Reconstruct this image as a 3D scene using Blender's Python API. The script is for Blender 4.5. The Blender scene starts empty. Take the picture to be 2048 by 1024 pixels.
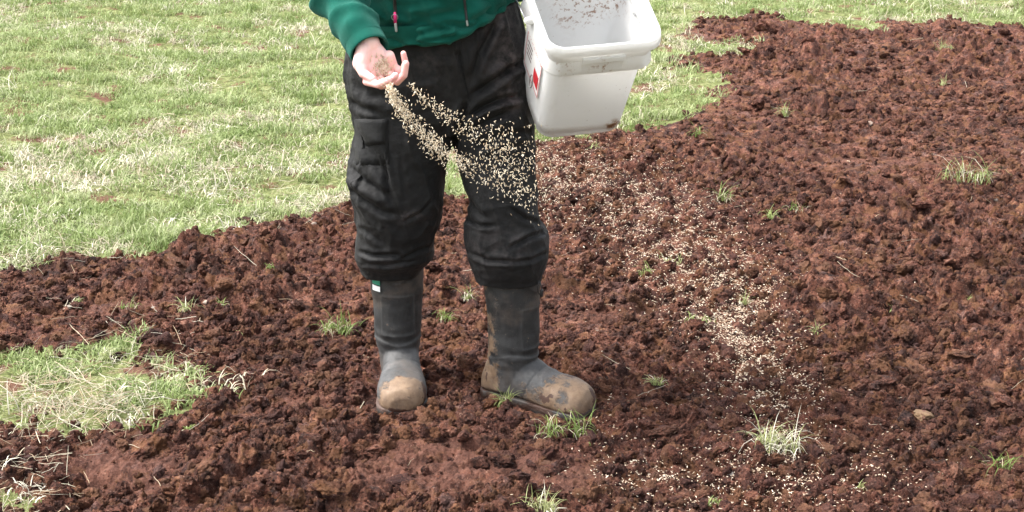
import bpy, math, random
import numpy as np
from mathutils import Matrix, Vector

rng = np.random.default_rng(7)
random.seed(7)
scene = bpy.context.scene
col = scene.collection

# ------------------------------------------------------------------ camera
F = 3100.0                                   # focal length in pixels of a 2048 wide frame
PITCH = math.radians(18.1)
CAM = np.array([0.0, -3.7, 1.65])
FW = np.array([0, math.cos(PITCH), -math.sin(PITCH)])
UP = np.array([0, math.sin(PITCH), math.cos(PITCH)])
cam = bpy.data.objects.new('camera', bpy.data.cameras.new('camera'))
col.objects.link(cam)
cam.location = CAM
cam.rotation_euler = (math.radians(90) - PITCH, 0, 0)
cam.data.sensor_width = 36
cam.data.lens = 36 * F / 2048
cam.data.clip_end = 2000
scene.camera = cam

# ------------------------------------------------------------------ sky, sun, exposure
SUN_EL, SUN_AZ = math.radians(57), math.radians(-85)      # azimuth from +Y (away from the camera) towards +X
world = bpy.data.worlds.new('World')
scene.world = world
world.use_nodes = True
wn, wl = world.node_tree.nodes, world.node_tree.links
bg = wn['Background']
sky = wn.new('ShaderNodeTexSky')
sky.sky_type = 'NISHITA'
sky.sun_disc = False
sky.sun_elevation = SUN_EL
sky.sun_rotation = SUN_AZ
sky.air_density = 1.0
sky.dust_density = 4.0
hs = wn.new('ShaderNodeHueSaturation')       # an overcast, nearly white sky
hs.inputs['Saturation'].default_value = 0.25
wl.new(sky.outputs[0], hs.inputs['Color'])
wl.new(hs.outputs[0], bg.inputs['Color'])
bg.inputs['Strength'].default_value = 0.11
sun = bpy.data.objects.new('sun', bpy.data.lights.new('sun', 'SUN'))
col.objects.link(sun)
sun.data.energy = 1.5
sun.data.angle = math.radians(22)
sun.data.color = (1.0, 0.96, 0.9)
sd = Vector((math.sin(SUN_AZ) * math.cos(SUN_EL), math.cos(SUN_AZ) * math.cos(SUN_EL), math.sin(SUN_EL)))
sun.rotation_euler = sd.to_track_quat('Z', 'Y').to_euler()
scene.view_settings.view_transform = 'Standard'
scene.view_settings.look = 'None'
scene.view_settings.exposure = 2.3
scene.view_settings.gamma = 1.0
scene.cycles.use_denoising = True
scene.cycles.denoising_prefilter = 'ACCURATE'
scene.cycles.denoising_input_passes = 'RGB_ALBEDO_NORMAL'
scene.view_settings.use_curve_mapping = False


# ------------------------------------------------------------------ measuring helpers
def proj(p):
    d = np.asarray(p, float) - CAM
    z = d @ FW
    return np.stack([1024 + F * d[..., 0] / z, 512 - F * (d @ UP) / z], -1)


def ray(px, py):
    return np.array([(px - 1024) / F, 0, 0]) + UP * (512 - py) / F + FW


def ground_at(px, py, z=0.012):
    r = ray(px, py)
    return CAM + r * ((z - CAM[2]) / r[2])


def at_y(px, py, y):
    r = ray(px, py)
    return CAM + r * ((y - CAM[1]) / r[1])


def scale_at(p):                             # metres per photo pixel at a point
    return ((np.asarray(p) - CAM) @ FW) / F


# ------------------------------------------------------------------ noise (numpy)
def _h(ix, iy, iz, seed):
    n = (ix.astype(np.int64) * 374761393 + iy.astype(np.int64) * 668265263 + iz * 1274126177 + seed * 974634777) & 0xffffffff
    n = ((n ^ (n >> 13)) * 1274126177) & 0xffffffff
    n = ((n ^ (n >> 16)) * 2246822519) & 0xffffffff
    return ((n ^ (n >> 15)) & 0xffffff) / float(0x1000000)


def noise2(x, y, seed=0):                    # value noise with quintic blend, -1..1
    xi, yi = np.floor(x), np.floor(y)
    fx, fy = x - xi, y - yi
    u, v = fx ** 3 * (fx * (fx * 6 - 15) + 10), fy ** 3 * (fy * (fy * 6 - 15) + 10)
    z = np.int64(0)
    a, b = _h(xi, yi, z, seed), _h(xi + 1, yi, z, seed)
    c, d = _h(xi, yi + 1, z, seed), _h(xi + 1, yi + 1, z, seed)
    return ((a * (1 - u) + b * u) * (1 - v) + (c * (1 - u) + d * u) * v) * 2 - 1


def fbm2(x, y, o=4, seed=0, g=0.5):
    s, a, f = 0, 1, 1
    for k in range(o):
        s = s + a * noise2(x * f + 17.3 * k, y * f - 9.1 * k, seed + k)
        a *= g
        f *= 2.03
    return s


def noise3(x, y, z, seed=0):
    zi = np.floor(z)
    fz = z - zi
    w = fz ** 3 * (fz * (fz * 6 - 15) + 10)
    xi, yi = np.floor(x), np.floor(y)
    fx, fy = x - xi, y - yi
    u, v = fx ** 3 * (fx * (fx * 6 - 15) + 10), fy ** 3 * (fy * (fy * 6 - 15) + 10)
    r = []
    for dz in (0, 1):
        zz = (zi + dz).astype(np.int64)
        a, b = _h(xi, yi, zz, seed), _h(xi + 1, yi, zz, seed)
        c, d = _h(xi, yi + 1, zz, seed), _h(xi + 1, yi + 1, zz, seed)
        r.append((a * (1 - u) + b * u) * (1 - v) + (c * (1 - u) + d * u) * v)
    return (r[0] * (1 - w) + r[1] * w) * 2 - 1


def fbm3(p, f, o=4, seed=0, g=0.5):
    s, a = 0, 1
    for k in range(o):
        s = s + a * noise3(p[:, 0] * f + 3.7 * k, p[:, 1] * f + 1.3 * k, p[:, 2] * f - 5.1 * k, seed + k)
        a *= g
        f *= 2.03
    return s


def domes(x, y, cell, seed, rmin, rmax, flat, presence):
    """a carpet of separate lumps: the highest of the lumps around each point"""
    xi, yi = np.floor(x / cell), np.floor(y / cell)
    best = np.zeros_like(x)
    z = np.int64(0)
    for di in (-1, 0, 1):
        for dj in (-1, 0, 1):
            ci, cj = xi + di, yi + dj
            cx = (ci + _h(ci, cj, z, seed)) * cell
            cy = (cj + _h(ci, cj, z, seed + 1)) * cell
            r = cell * (rmin + (rmax - rmin) * _h(ci, cj, z, seed + 2) ** 2)
            ph = _h(ci, cj, z, seed + 3) * 6.283
            dx, dy = x - cx, y - cy
            d2 = (dx * dx + dy * dy) / (r * r)
            h = r * flat * np.sqrt(np.maximum(0, 1 - d2)) * (1 + 0.55 * (dx * np.cos(ph) + dy * np.sin(ph)) / r)
            h *= _h(ci, cj, z, seed + 4) < presence
            best = np.maximum(best, h)
    return best


# ------------------------------------------------------------------ mesh helpers
def new_obj(name, verts, faces, mats=(), parent=None, smooth=True, mi=None):
    me = bpy.data.meshes.new(name)
    me.from_pydata([tuple(v) for v in verts] if not isinstance(verts, np.ndarray) else verts.tolist(), [], faces if isinstance(faces, list) else faces.tolist())
    if smooth:
        me.polygons.foreach_set('use_smooth', np.ones(len(me.polygons), bool))
    for m in (mats if isinstance(mats, (list, tuple)) else [mats]):
        me.materials.append(m)
    if mi is not None:
        me.polygons.foreach_set('material_index', np.asarray(mi, np.int32))
    o = bpy.data.objects.new(name, me)
    col.objects.link(o)
    if parent:
        o.parent = parent
    return o


def quad_mesh(name, co, quads, smooth=True):
    me = bpy.data.meshes.new(name)
    n, m = len(co), len(quads)
    me.vertices.add(n)
    me.vertices.foreach_set('co', np.ascontiguousarray(co, np.float32).ravel())
    me.loops.add(m * 4)
    me.loops.foreach_set('vertex_index', np.ascontiguousarray(quads, np.int32).ravel())
    me.polygons.add(m)
    me.polygons.foreach_set('loop_start', np.arange(0, m * 4, 4, dtype=np.int32))
    me.update(calc_edges=True)
    if smooth:
        me.polygons.foreach_set('use_smooth', np.ones(m, bool))
    return me


def set_attr(me, name, arr):
    a = me.attributes.new(name, 'FLOAT', 'POINT')
    a.data.foreach_set('value', np.ascontiguousarray(arr, np.float32))


def get_co(me):
    a = np.empty(len(me.vertices) * 3, np.float32)
    me.vertices.foreach_get('co', a)
    return a.reshape(-1, 3).astype(float)


def get_no(me):
    a = np.empty(len(me.vertices) * 3, np.float32)
    me.vertex_normals.foreach_get('vector', a)
    return a.reshape(-1, 3).astype(float)


def set_co(me, co):
    me.vertices.foreach_set('co', np.ascontiguousarray(co, np.float32).ravel())
    me.update()


def loft(rings, cap=True):
    n = len(rings[0])
    v = [p for r in rings for p in r]
    f = []
    for i in range(len(rings) - 1):
        for j in range(n):
            k = (j + 1) % n
            f.append((i * n + j, i * n + k, (i + 1) * n + k, (i + 1) * n + j))
    if cap:
        for i, rev in ((0, True), (len(rings) - 1, False)):
            v.append(np.mean(rings[i], 0))
            c = len(v) - 1
            for j in range(n):
                k = (j + 1) % n
                f.append((i * n + k, i * n + j, c) if rev else (i * n + j, i * n + k, c))
    return v, f


def frame_of(d):
    d = d / np.linalg.norm(d)
    a = np.array([0, 0, 1.0]) if abs(d[2]) < 0.9 else np.array([1.0, 0, 0])
    u = np.cross(a, d)
    u /= np.linalg.norm(u)
    return u, np.cross(d, u), d


def capsule(p0, r0, p1, r1, n=16):
    p0, p1 = np.asarray(p0, float), np.asarray(p1, float)
    u, v, d = frame_of(p1 - p0)
    rings = []
    th = np.linspace(0, 2 * np.pi, n, endpoint=False)
    c = np.outer(np.cos(th), u) + np.outer(np.sin(th), v)
    for a in np.linspace(-85, 0, 6):
        a = math.radians(a)
        rings.append(p0 + d * r0 * math.sin(a) + c * r0 * math.cos(a))
    for a in np.linspace(0, 85, 6):
        a = math.radians(a)
        rings.append(p1 + d * r1 * math.sin(a) + c * r1 * math.cos(a))
    return loft(rings)


def ellipsoid(c, r, rot=None, n=20):
    c = np.asarray(c, float)
    rings = []
    th = np.linspace(0, 2 * np.pi, n, endpoint=False)
    for a in np.linspace(-85, 85, 12):
        a = math.radians(a)
        p = np.stack([np.cos(th) * math.cos(a) * r[0], np.sin(th) * math.cos(a) * r[1], np.full(n, math.sin(a) * r[2])], 1)
        if rot is not None:
            p = p @ np.asarray(rot).T
        rings.append(p + c)
    return loft(rings)


def tube(pts, rad, n=8, cap=True):
    pts = [np.asarray(p, float) for p in pts]
    rad = rad if hasattr(rad, '__len__') else [rad] * len(pts)
    rings = []
    u0 = None
    for i, p in enumerate(pts):
        d = pts[min(i + 1, len(pts) - 1)] - pts[max(i - 1, 0)]
        u, v, d = frame_of(d)
        if u0 is not None:
            u = u0 - d * (u0 @ d)
            u /= np.linalg.norm(u)
            v = np.cross(d, u)
        u0 = u
        th = np.linspace(0, 2 * np.pi, n, endpoint=False)
        rings.append(p + (np.outer(np.cos(th), u) + np.outer(np.sin(th), v)) * rad[i])
    return loft(rings, cap)


def join(parts):
    V, Fc = [], []
    for v, f in parts:
        o = len(V)
        V += [tuple(x) for x in v]
        Fc += [tuple(i + o for i in q) for q in f]
    return V, Fc


def remesh(parts, voxel, smooth=4, factor=0.5):
    v, f = join(parts)
    me = bpy.data.meshes.new('tmp')
    me.from_pydata(v, [], f)
    o = bpy.data.objects.new('tmp', me)
    col.objects.link(o)
    m = o.modifiers.new('r', 'REMESH')
    m.mode = 'VOXEL'
    m.voxel_size = voxel
    if smooth:
        s = o.modifiers.new('s', 'SMOOTH')
        s.factor = factor
        s.iterations = smooth
    dg = bpy.context.evaluated_depsgraph_get()
    out = bpy.data.meshes.new_from_object(o.evaluated_get(dg))
    bpy.data.objects.remove(o)
    bpy.data.meshes.remove(me)
    out.polygons.foreach_set('use_smooth', np.ones(len(out.polygons), bool))
    return out


def link_mesh(name, me, mats, parent=None):
    me.name = name
    me.materials.clear()
    for m in (mats if isinstance(mats, (list, tuple)) else [mats]):
        me.materials.append(m)
    o = bpy.data.objects.new(name, me)
    col.objects.link(o)
    if parent:
        o.parent = parent
    return o


def tag(o, label=None, cat=None, group=None, kind=None):
    if label:
        o['label'] = label
    if cat:
        o['category'] = cat
    if group:
        o['group'] = group
    if kind:
        o['kind'] = kind
    return o


# ------------------------------------------------------------------ materials
class NT:
    def __init__(self, name):
        self.m = bpy.data.materials.new(name)
        self.m.use_nodes = True
        self.t = self.m.node_tree
        self.b = self.t.nodes['Principled BSDF']
        self.out = self.t.nodes['Material Output']

    def n(self, kind, **kw):
        x = self.t.nodes.new(kind)
        for k, v in kw.items():
            setattr(x, k, v)
        return x

    def l(self, a, b):
        self.t.links.new(a, b)

    def pos(self, obj=False):
        if obj:
            return self.n('ShaderNodeTexCoord').outputs['Object']
        return self.n('ShaderNodeNewGeometry').outputs['Position']

    def noise(self, scale, detail=4, rough=0.55, vec=None, dist=0.0):
        x = self.n('ShaderNodeTexNoise')
        x.inputs['Scale'].default_value = scale
        x.inputs['Detail'].default_value = detail
        x.inputs['Roughness'].default_value = rough
        x.inputs['Distortion'].default_value = dist
        if vec is not None:
            self.l(vec, x.inputs['Vector'])
        return x.outputs['Fac']

    def ramp(self, fac, stops):
        x = self.n('ShaderNodeValToRGB')
        e = x.color_ramp.elements
        while len(e) < len(stops):
            e.new(0.5)
        for k, (p, c) in zip(e, stops):
            k.position = p
            k.color = (*c, 1) if len(c) == 3 else c
        self.l(fac, x.inputs['Fac'])
        return x.outputs['Color']

    def step(self, fac, a, b):
        x = self.n('ShaderNodeMapRange', interpolation_type='SMOOTHSTEP')
        x.inputs['From Min'].default_value = a
        x.inputs['From Max'].default_value = b
        self.l(fac, x.inputs['Value'])
        return x.outputs['Result']

    def mix(self, fac, a, b, blend='MIX'):
        x = self.n('ShaderNodeMix', data_type='RGBA', blend_type=blend)
        if isinstance(fac, (int, float)):
            x.inputs[0].default_value = fac
        else:
            self.l(fac, x.inputs[0])
        for s, v in ((x.inputs[6], a), (x.inputs[7], b)):
            if isinstance(v, tuple):
                s.default_value = (*v, 1)
            else:
                self.l(v, s)
        return x.outputs[2]

    def math(self, op, a, b=0.5):
        x = self.n('ShaderNodeMath', operation=op)
        for s, v in ((x.inputs[0], a), (x.inputs[1], b)):
            if isinstance(v, (int, float)):
                s.default_value = v
            else:
                self.l(v, s)
        return x.outputs[0]

    def attr(self, name):
        return self.n('ShaderNodeAttribute', attribute_name=name).outputs['Fac']

    def rand(self):
        return self.n('ShaderNodeObjectInfo').outputs['Random']

    def bump(self, h, dist, strength=1.0, prev=None):
        x = self.n('ShaderNodeBump')
        x.inputs['Distance'].default_value = dist
        x.inputs['Strength'].default_value = strength
        self.l(h, x.inputs['Height'])
        if prev is not None:
            self.l(prev, x.inputs['Normal'])
        return x.outputs['Normal']

    def done(self, color=None, rough=None, normal=None, spec=None, **kw):
        if color is not None:
            if isinstance(color, tuple):
                self.b.inputs['Base Color'].default_value = (*color, 1)
            else:
                self.l(color, self.b.inputs['Base Color'])
        if rough is not None:
            if isinstance(rough, (int, float)):
                self.b.inputs['Roughness'].default_value = rough
            else:
                self.l(rough, self.b.inputs['Roughness'])
        if normal is not None:
            self.l(normal, self.b.inputs['Normal'])
        if spec is not None:
            self.b.inputs['Specular IOR Level'].default_value = spec
        for k, v in kw.items():
            self.b.inputs[k.replace('_', ' ')].default_value = v
        return self.m


def soil_material(name, per_object=False):
    t = NT(name)
    p = t.pos()
    n1 = t.noise(2.2, 3, 0.6, p)
    n2 = t.noise(26, 5, 0.65, p)
    n3 = t.noise(160, 4, 0.6, p)
    c = t.ramp(n2, [(0.34, (0.022, 0.0082, 0.0050)), (0.45, (0.067, 0.0240, 0.0148)), (0.54, (0.126, 0.0470, 0.0285)), (0.66, (0.222, 0.101, 0.067))])
    c = t.mix(t.step(n1, 0.42, 0.68), c, t.mix(0.45, c, (0.120, 0.043, 0.030)))
    ochre = t.step(t.noise(13, 4, 0.65, p), 0.55, 0.66)
    c = t.mix(t.math('MULTIPLY', ochre, 0.55), c, (0.150, 0.068, 0.024))
    c = t.mix(t.step(t.noise(17, 4, 0.65, p, 0.5), 0.56, 0.68), c, t.mix(0.65, c, (0.150, 0.088, 0.078)))
    c = t.mix(t.step(n3, 0.57, 0.70), c, (0.25, 0.145, 0.108))
    c = t.mix(t.step(n3, 0.45, 0.33), c, (0.012, 0.0058, 0.0046))
    vo = t.n('ShaderNodeTexVoronoi')
    vo.inputs['Scale'].default_value = 24
    va = t.n('ShaderNodeVectorMath', operation='ADD')
    nn2 = t.n('ShaderNodeTexNoise')
    nn2.inputs['Scale'].default_value = 30
    t.l(p, nn2.inputs['Vector'])
    vm = t.n('ShaderNodeVectorMath', operation='SCALE')
    vm.inputs['Scale'].default_value = 0.05
    t.l(nn2.outputs['Color'], vm.inputs[0])
    t.l(p, va.inputs[0])
    t.l(vm.outputs[0], va.inputs[1])
    t.l(va.outputs[0], vo.inputs['Vector'])
    sp = t.n('ShaderNodeSeparateColor')
    t.l(vo.outputs['Color'], sp.inputs[0])
    tone = t.ramp(sp.outputs[0], [(0.0, (0.44, 0.43, 0.45)), (0.35, (0.85, 0.83, 0.82)), (0.7, (1.12, 1.10, 1.10)), (1.0, (1.55, 1.62, 1.62))])
    c = t.mix(0.85, c, tone, 'MULTIPLY')
    c = t.mix(t.math('MULTIPLY', t.step(sp.outputs[1], 0.80, 0.9), 0.5), c, (0.15, 0.066, 0.026))
    damp = t.step(t.noise(1.4, 3, 0.55, p), 0.50, 0.64)
    c = t.mix(t.math('MULTIPLY', damp, 0.42), c, t.mix(1.0, c, (0.42, 0.38, 0.40), 'MULTIPLY'))
    if not per_object:
        sm = t.math('MULTIPLY', t.attr('smear'), t.step(t.noise(30, 4, 0.6, p), 0.30, 0.6))
        c = t.mix(t.math('MULTIPLY', sm, 0.75), c, t.ramp(t.noise(60, 4, 0.6, p), [(0.3, (0.090, 0.036, 0.025)), (0.7, (0.20, 0.092, 0.065))]))
    if per_object:
        r = t.rand()
        c = t.mix(t.step(r, 0.72, 1.0), c, t.mix(0.6, c, (0.17, 0.082, 0.045)))
        c = t.mix(t.step(r, 0.3, 0.0), c, t.mix(0.6, c, (0.045, 0.018, 0.016)))
    nb = t.bump(t.noise(380, 5, 0.75, p), 0.006, 1.0)
    nb = t.bump(t.noise(110, 5, 0.7, p), 0.012, 1.0, nb)
    return t.done(c, 0.9, nb, 0.25)


M = {}
M['soil'] = soil_material('soil')
M['clod'] = soil_material('clod_soil', True)

t = NT('lawn_soil')
p = t.pos()
c = t.ramp(t.noise(35, 5, 0.65, p), [(0.3, (0.055, 0.055, 0.02)), (0.5, (0.13, 0.15, 0.055)), (0.7, (0.26, 0.26, 0.13))])
c = t.mix(t.step(t.noise(5, 4, 0.65, p), 0.53, 0.62), c, (0.12, 0.062, 0.042))
M['lawn'] = t.done(c, 0.95, t.bump(t.noise(180, 4, 0.6, p), 0.01), 0.1)


def blade_material(name, stops, trans=0.3):
    t = NT(name)
    r = t.rand()
    w = t.noise(3.0, 3, 0.6, t.pos())
    f = t.math('ADD', t.math('MULTIPLY', r, 0.65), t.math('MULTIPLY', w, 0.45))
    c = t.ramp(f, stops)
    t.done(c, 0.55, None, 0.3)
    tr = t.n('ShaderNodeBsdfTranslucent')
    t.l(c, tr.inputs['Color'])
    mx = t.n('ShaderNodeMixShader')
    mx.inputs[0].default_value = trans
    t.l(t.b.outputs[0], mx.inputs[1])
    t.l(tr.outputs[0], mx.inputs[2])
    t.l(mx.outputs[0], t.out.inputs['Surface'])
    return t.m


M['green'] = blade_material('grass_green', [(0.1, (0.09, 0.145, 0.035)), (0.4, (0.175, 0.230, 0.070)), (0.65, (0.265, 0.32, 0.13)), (0.9, (0.39, 0.415, 0.24))])
M['tuftgreen'] = blade_material('grass_tuft_green', [(0.1, (0.10, 0.15, 0.03)), (0.5, (0.18, 0.235, 0.065)), (0.9, (0.32, 0.34, 0.155))])
M['dry'] = blade_material('grass_dry', [(0.1, (0.27, 0.22, 0.145)), (0.5, (0.43, 0.385, 0.285)), (0.9, (0.60, 0.565, 0.46))], 0.15)
M['straw'] = blade_material('straw', [(0.1, (0.20, 0.13, 0.08)), (0.5, (0.36, 0.27, 0.175)), (0.9, (0.52, 0.44, 0.33))], 0.05)

t = NT('seed')
c = t.ramp(t.rand(), [(0.0, (0.26, 0.17, 0.11)), (0.45, (0.50, 0.385, 0.275)), (1.0, (0.74, 0.64, 0.51))])
M['seed'] = t.done(c, 0.6, None, 0.3)

t = NT('lit_seed')
c = t.ramp(t.rand(), [(0.0, (0.42, 0.31, 0.20)), (0.5, (0.64, 0.53, 0.38)), (1.0, (0.82, 0.75, 0.62))])  # same seed, made paler: bright light on the grains put into the colour
M['seed_lit'] = t.done(c, 0.5, None, 0.4)

t = NT('skin')
p = t.pos(True)
c = t.mix(t.attr('red'), (0.80, 0.54, 0.50), (0.78, 0.38, 0.36))
c = t.mix(t.step(t.noise(60, 4, 0.6, p), 0.55, 0.8), c, t.mix(0.3, c, (0.70, 0.38, 0.33)))
M['skin'] = t.done(c, 0.5, t.bump(t.noise(500, 3, 0.6, p), 0.0006), 0.35, Subsurface_Weight=0.15, Subsurface_Radius=(0.012, 0.004, 0.002), Subsurface_Scale=0.5)

t = NT('green_fleece')
p = t.pos()
c = t.ramp(t.noise(14, 5, 0.6, p), [(0.3, (0.002, 0.048, 0.034)), (0.6, (0.004, 0.072, 0.053)), (0.8, (0.010, 0.100, 0.078))])
c = t.mix(t.step(t.noise(300, 3, 0.7, p), 0.62, 0.8), c, (0.035, 0.13, 0.105))
nb = t.bump(t.noise(700, 3, 0.7, p), 0.002, 0.8)
M['fleece'] = t.done(c, 1.0, nb, 0.1, Sheen_Weight=0.22, Sheen_Roughness=0.5, Sheen_Tint=(0.35, 0.75, 0.65, 1))

t = NT('black_cotton')
p = t.pos()
c = t.ramp(t.noise(18, 5, 0.65, p), [(0.3, (0.0042, 0.0044, 0.0047)), (0.55, (0.0072, 0.0074, 0.0078)), (0.8, (0.016, 0.016, 0.016))])
c = t.mix(t.math('MULTIPLY', t.attr('dust_highlight'), t.step(t.noise(40, 5, 0.7, p), 0.35, 0.75)), c, (0.085, 0.070, 0.070))  # dust and faded cloth, with grey highlights of the thigh painted in
c = t.mix(t.step(t.noise(420, 3, 0.7, p), 0.74, 0.8), c, (0.03, 0.029, 0.028))
nb = t.bump(t.noise(900, 2, 0.6, p), 0.0008, 0.6)
nb = t.bump(t.noise(70, 4, 0.6, p), 0.004, 0.5, nb)
M['cotton'] = t.done(c, 0.72, nb, 0.24, Sheen_Weight=0.02, Sheen_Roughness=0.5)
M['seam'] = NT('black_seam').done((0.007, 0.007, 0.0075), 0.85, None, 0.2)

t = NT('black_rubber')
p = t.pos(True)
dark = t.ramp(t.noise(30, 5, 0.65, p), [(0.3, (0.0075, 0.0078, 0.0082)), (0.7, (0.020, 0.0203, 0.0207))])
grey = t.ramp(t.noise(45, 5, 0.65, p), [(0.3, (0.036, 0.037, 0.038)), (0.7, (0.095, 0.094, 0.094))])
c = t.mix(t.attr('dust_highlight'), dark, grey)
mudc = t.ramp(t.noise(55, 5, 0.7, p), [(0.25, (0.095, 0.056, 0.033)), (0.5, (0.170, 0.108, 0.064)), (0.8, (0.25, 0.172, 0.108))])
nz = t.math('MULTIPLY', t.math('SUBTRACT', t.noise(30, 6, 0.75, p), 0.5), 2.3)
nz2 = t.math('MULTIPLY', t.math('SUBTRACT', t.noise(150, 4, 0.7, p), 0.5), 0.8)
mudm = t.step(t.math('ADD', t.math('ADD', t.attr('mud'), nz), nz2), 0.25, 0.75)
c = t.mix(t.math('MULTIPLY', mudm, 0.9), c, mudc)
c = t.mix(t.math('MULTIPLY', t.step(t.noise(9, 4, 0.65, p), 0.48, 0.66), 0.38), c, (0.095, 0.072, 0.057))
c = t.mix(t.step(t.math('ADD', t.attr('wet'), t.math('MULTIPLY', nz, 0.5)), 0.35, 0.6), c, (0.055, 0.028, 0.019))
c = t.mix(t.math('MULTIPLY', t.step(t.noise(220, 3, 0.7, p), 0.66, 0.74), 0.5), c, (0.22, 0.16, 0.12))
nb = t.bump(mudm, 0.003, 0.7)
nb = t.bump(t.noise(260, 4, 0.65, p), 0.0015, 0.6, nb)
M['rubber'] = t.done(c, 0.62, nb, 0.4)

t = NT('white_plastic')
p = t.pos(True)
c = t.mix(t.step(t.noise(14, 5, 0.65, p), 0.52, 0.75), (0.86, 0.86, 0.855), (0.80, 0.795, 0.785))
spk = t.step(t.noise(150, 2, 0.6, p), 0.735, 0.77)
c = t.mix(t.math('MULTIPLY', spk, 0.7), c, (0.22, 0.13, 0.09))
def near(pt, r0, r1):
    x = t.n('ShaderNodeVectorMath', operation='DISTANCE')
    t.l(p, x.inputs[0])
    x.inputs[1].default_value = pt
    return t.step(x.outputs['Value'], r1, r0)
n5 = t.noise(90, 5, 0.7, p)
n6 = t.noise(55, 5, 0.75, p)
c = t.mix(t.math('MULTIPLY', near((.080, -.115, -.315), .008, .030), t.step(n6, 0.40, 0.55)), c, (0.34, 0.19, 0.10))
for pt, r0, r1 in (((.03, .118, -.12), .03, .10), ((-.03, .115, -.05), .02, .07), ((.09, .10, -.09), .02, .07)):
    c = t.mix(t.math('MULTIPLY', near(pt, r0, r1), t.step(n5, 0.53, 0.63)), c, (0.36, 0.22, 0.15))
for pt, r0, r1 in (((-.115, -.10, -.33), .01, .06), ((-.10, -.12, -.06), .01, .05), ((.0, -.125, -.078), .01, .05)):
    c = t.mix(t.math('MULTIPLY', near(pt, r0, r1), t.step(n6, 0.54, 0.66)), c, (0.40, 0.28, 0.19))
t.done(c, 0.38, t.bump(t.noise(25, 3, 0.5, p), 0.003, 0.3), 0.45)
tr = t.n('ShaderNodeBsdfTranslucent')
t.l(c, tr.inputs['Color'])
mx = t.n('ShaderNodeMixShader')
mx.inputs[0].default_value = 0.48
t.l(t.b.outputs[0], mx.inputs[1])
t.l(tr.outputs[0], mx.inputs[2])
t.l(mx.outputs[0], t.out.inputs['Surface'])
M['plastic'] = t.m

M['red'] = NT('red_print').done((0.55, 0.03, 0.04), 0.5)
M['paper'] = NT('label_white').done((0.80, 0.79, 0.78), 0.5)
M['ink'] = NT('dark_print').done((0.10, 0.02, 0.02), 0.5)
M['wire'] = NT('steel_wire').done((0.35, 0.35, 0.36), 0.35, None, None, Metallic=1.0)
M['pink'] = NT('pink_cord').done((0.62, 0.02, 0.16), 0.6)
M['greycord'] = NT('grey_cord').done((0.28, 0.30, 0.28), 0.7)
M['blackplastic'] = NT('black_plastic').done((0.012, 0.012, 0.013), 0.45)
M['taggreen'] = NT('green_tag').done((0.02, 0.22, 0.14), 0.5)
M['tagwhite'] = NT('white_tag').done((0.75, 0.78, 0.77), 0.5)
M['hair'] = NT('brown_hair').done((0.05, 0.028, 0.015), 0.6)
M['eye'] = NT('eye').done((0.03, 0.02, 0.02), 0.2)


def stone_material(name, base):
    t = NT(name)
    p = t.pos()
    c = t.mix(t.step(t.noise(60, 4, 0.6, p), 0.35, 0.7), tuple(b * 0.75 for b in base), base)
    c = t.mix(t.step(t.noise(40, 4, 0.7, p), 0.50, 0.62), c, (0.11, 0.05, 0.034))
    return t.done(c, 0.8, t.bump(t.noise(200, 3, 0.6, p), 0.002), 0.3)


M['stone_tan'] = stone_material('stone_tan', (0.19, 0.12, 0.066))
M['stone_pale'] = stone_material('stone_pale', (0.27, 0.21, 0.17))
M['stone_white'] = stone_material('stone_white', (0.27, 0.235, 0.205))

# ------------------------------------------------------------------ where soil and where lawn
def poly(px):
    return np.array([ground_at(x, y)[:2] for x, y in px])


SOIL = poly([(-700, 690), (0, 552), (60, 540), (130, 512), (300, 498), (400, 470), (500, 450), (620, 430), (700, 402), (800, 395), (905, 388),
             (1000, 350), (1075, 295), (1180, 272), (1300, 255), (1330, 242), (1384, 219), (1410, 185), (1453, 165), (1425, 146), (1375, 140),
             (1365, 114), (1400, 106), (1480, 108), (1500, 90), (1470, 76), (1350, 80), (1322, 62), (1402, 34), (1468, 28), (1540, 22), (1640, 45), (1700, 52),
             (1830, 41), (2048, 42), (2900, 60), (3300, 600), (3300, 1600), (-1400, 1600), (-1400, 1000)])
PATCHES = [poly([(-400, 745), (0, 708), (60, 702), (130, 695), (200, 668), (270, 668), (290, 708), (350, 708), (385, 790), (330, 815), (230, 850), (110, 862), (0, 835), (-400, 850)]),
           poly([(-300, 925), (30, 945), (75, 975), (50, 1015), (-300, 1070)]),
           poly([(1560, 0), (1600, 12), (1680, 40), (1800, 34), (1790, 6), (1700, -20)]),
           poly([(1400, 96), (1470, 98), (1490, 86), (1440, 80), (1400, 84)])]


def inside(pl, x, y):
    r = np.zeros(x.shape, bool)
    n = len(pl)
    for i in range(n):
        x0, y0 = pl[i]
        x1, y1 = pl[(i + 1) % n]
        if y0 == y1:
            continue
        c = ((y0 > y) != (y1 > y)) & (x < (x1 - x0) * (y - y0) / (y1 - y0) + x0)
        r ^= c
    return r


def soil_mask(x, y):
    d = 0.035 + 0.012 * np.maximum(y, 0)
    jx = x + d * fbm2(x * 5, y * 5, 3, 40) + 0.05 * noise2(x * 1.3, y * 1.3, 41)
    jy = y + 1.6 * d * fbm2(x * 5, y * 5, 3, 50) + 0.06 * noise2(x * 1.3, y * 1.3, 51)
    s = inside(SOIL, jx, jy)
    for q in PATCHES:
        s &= ~inside(q, jx, jy)
    return s


# boots' footprints: heel point, heading
BOOTS = [dict(heel=np.array([-0.315, 0.305]), ang=math.radians(-85), name='near'),
         dict(heel=np.array([-0.068, 0.158]), ang=math.radians(-32), name='far')]


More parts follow.
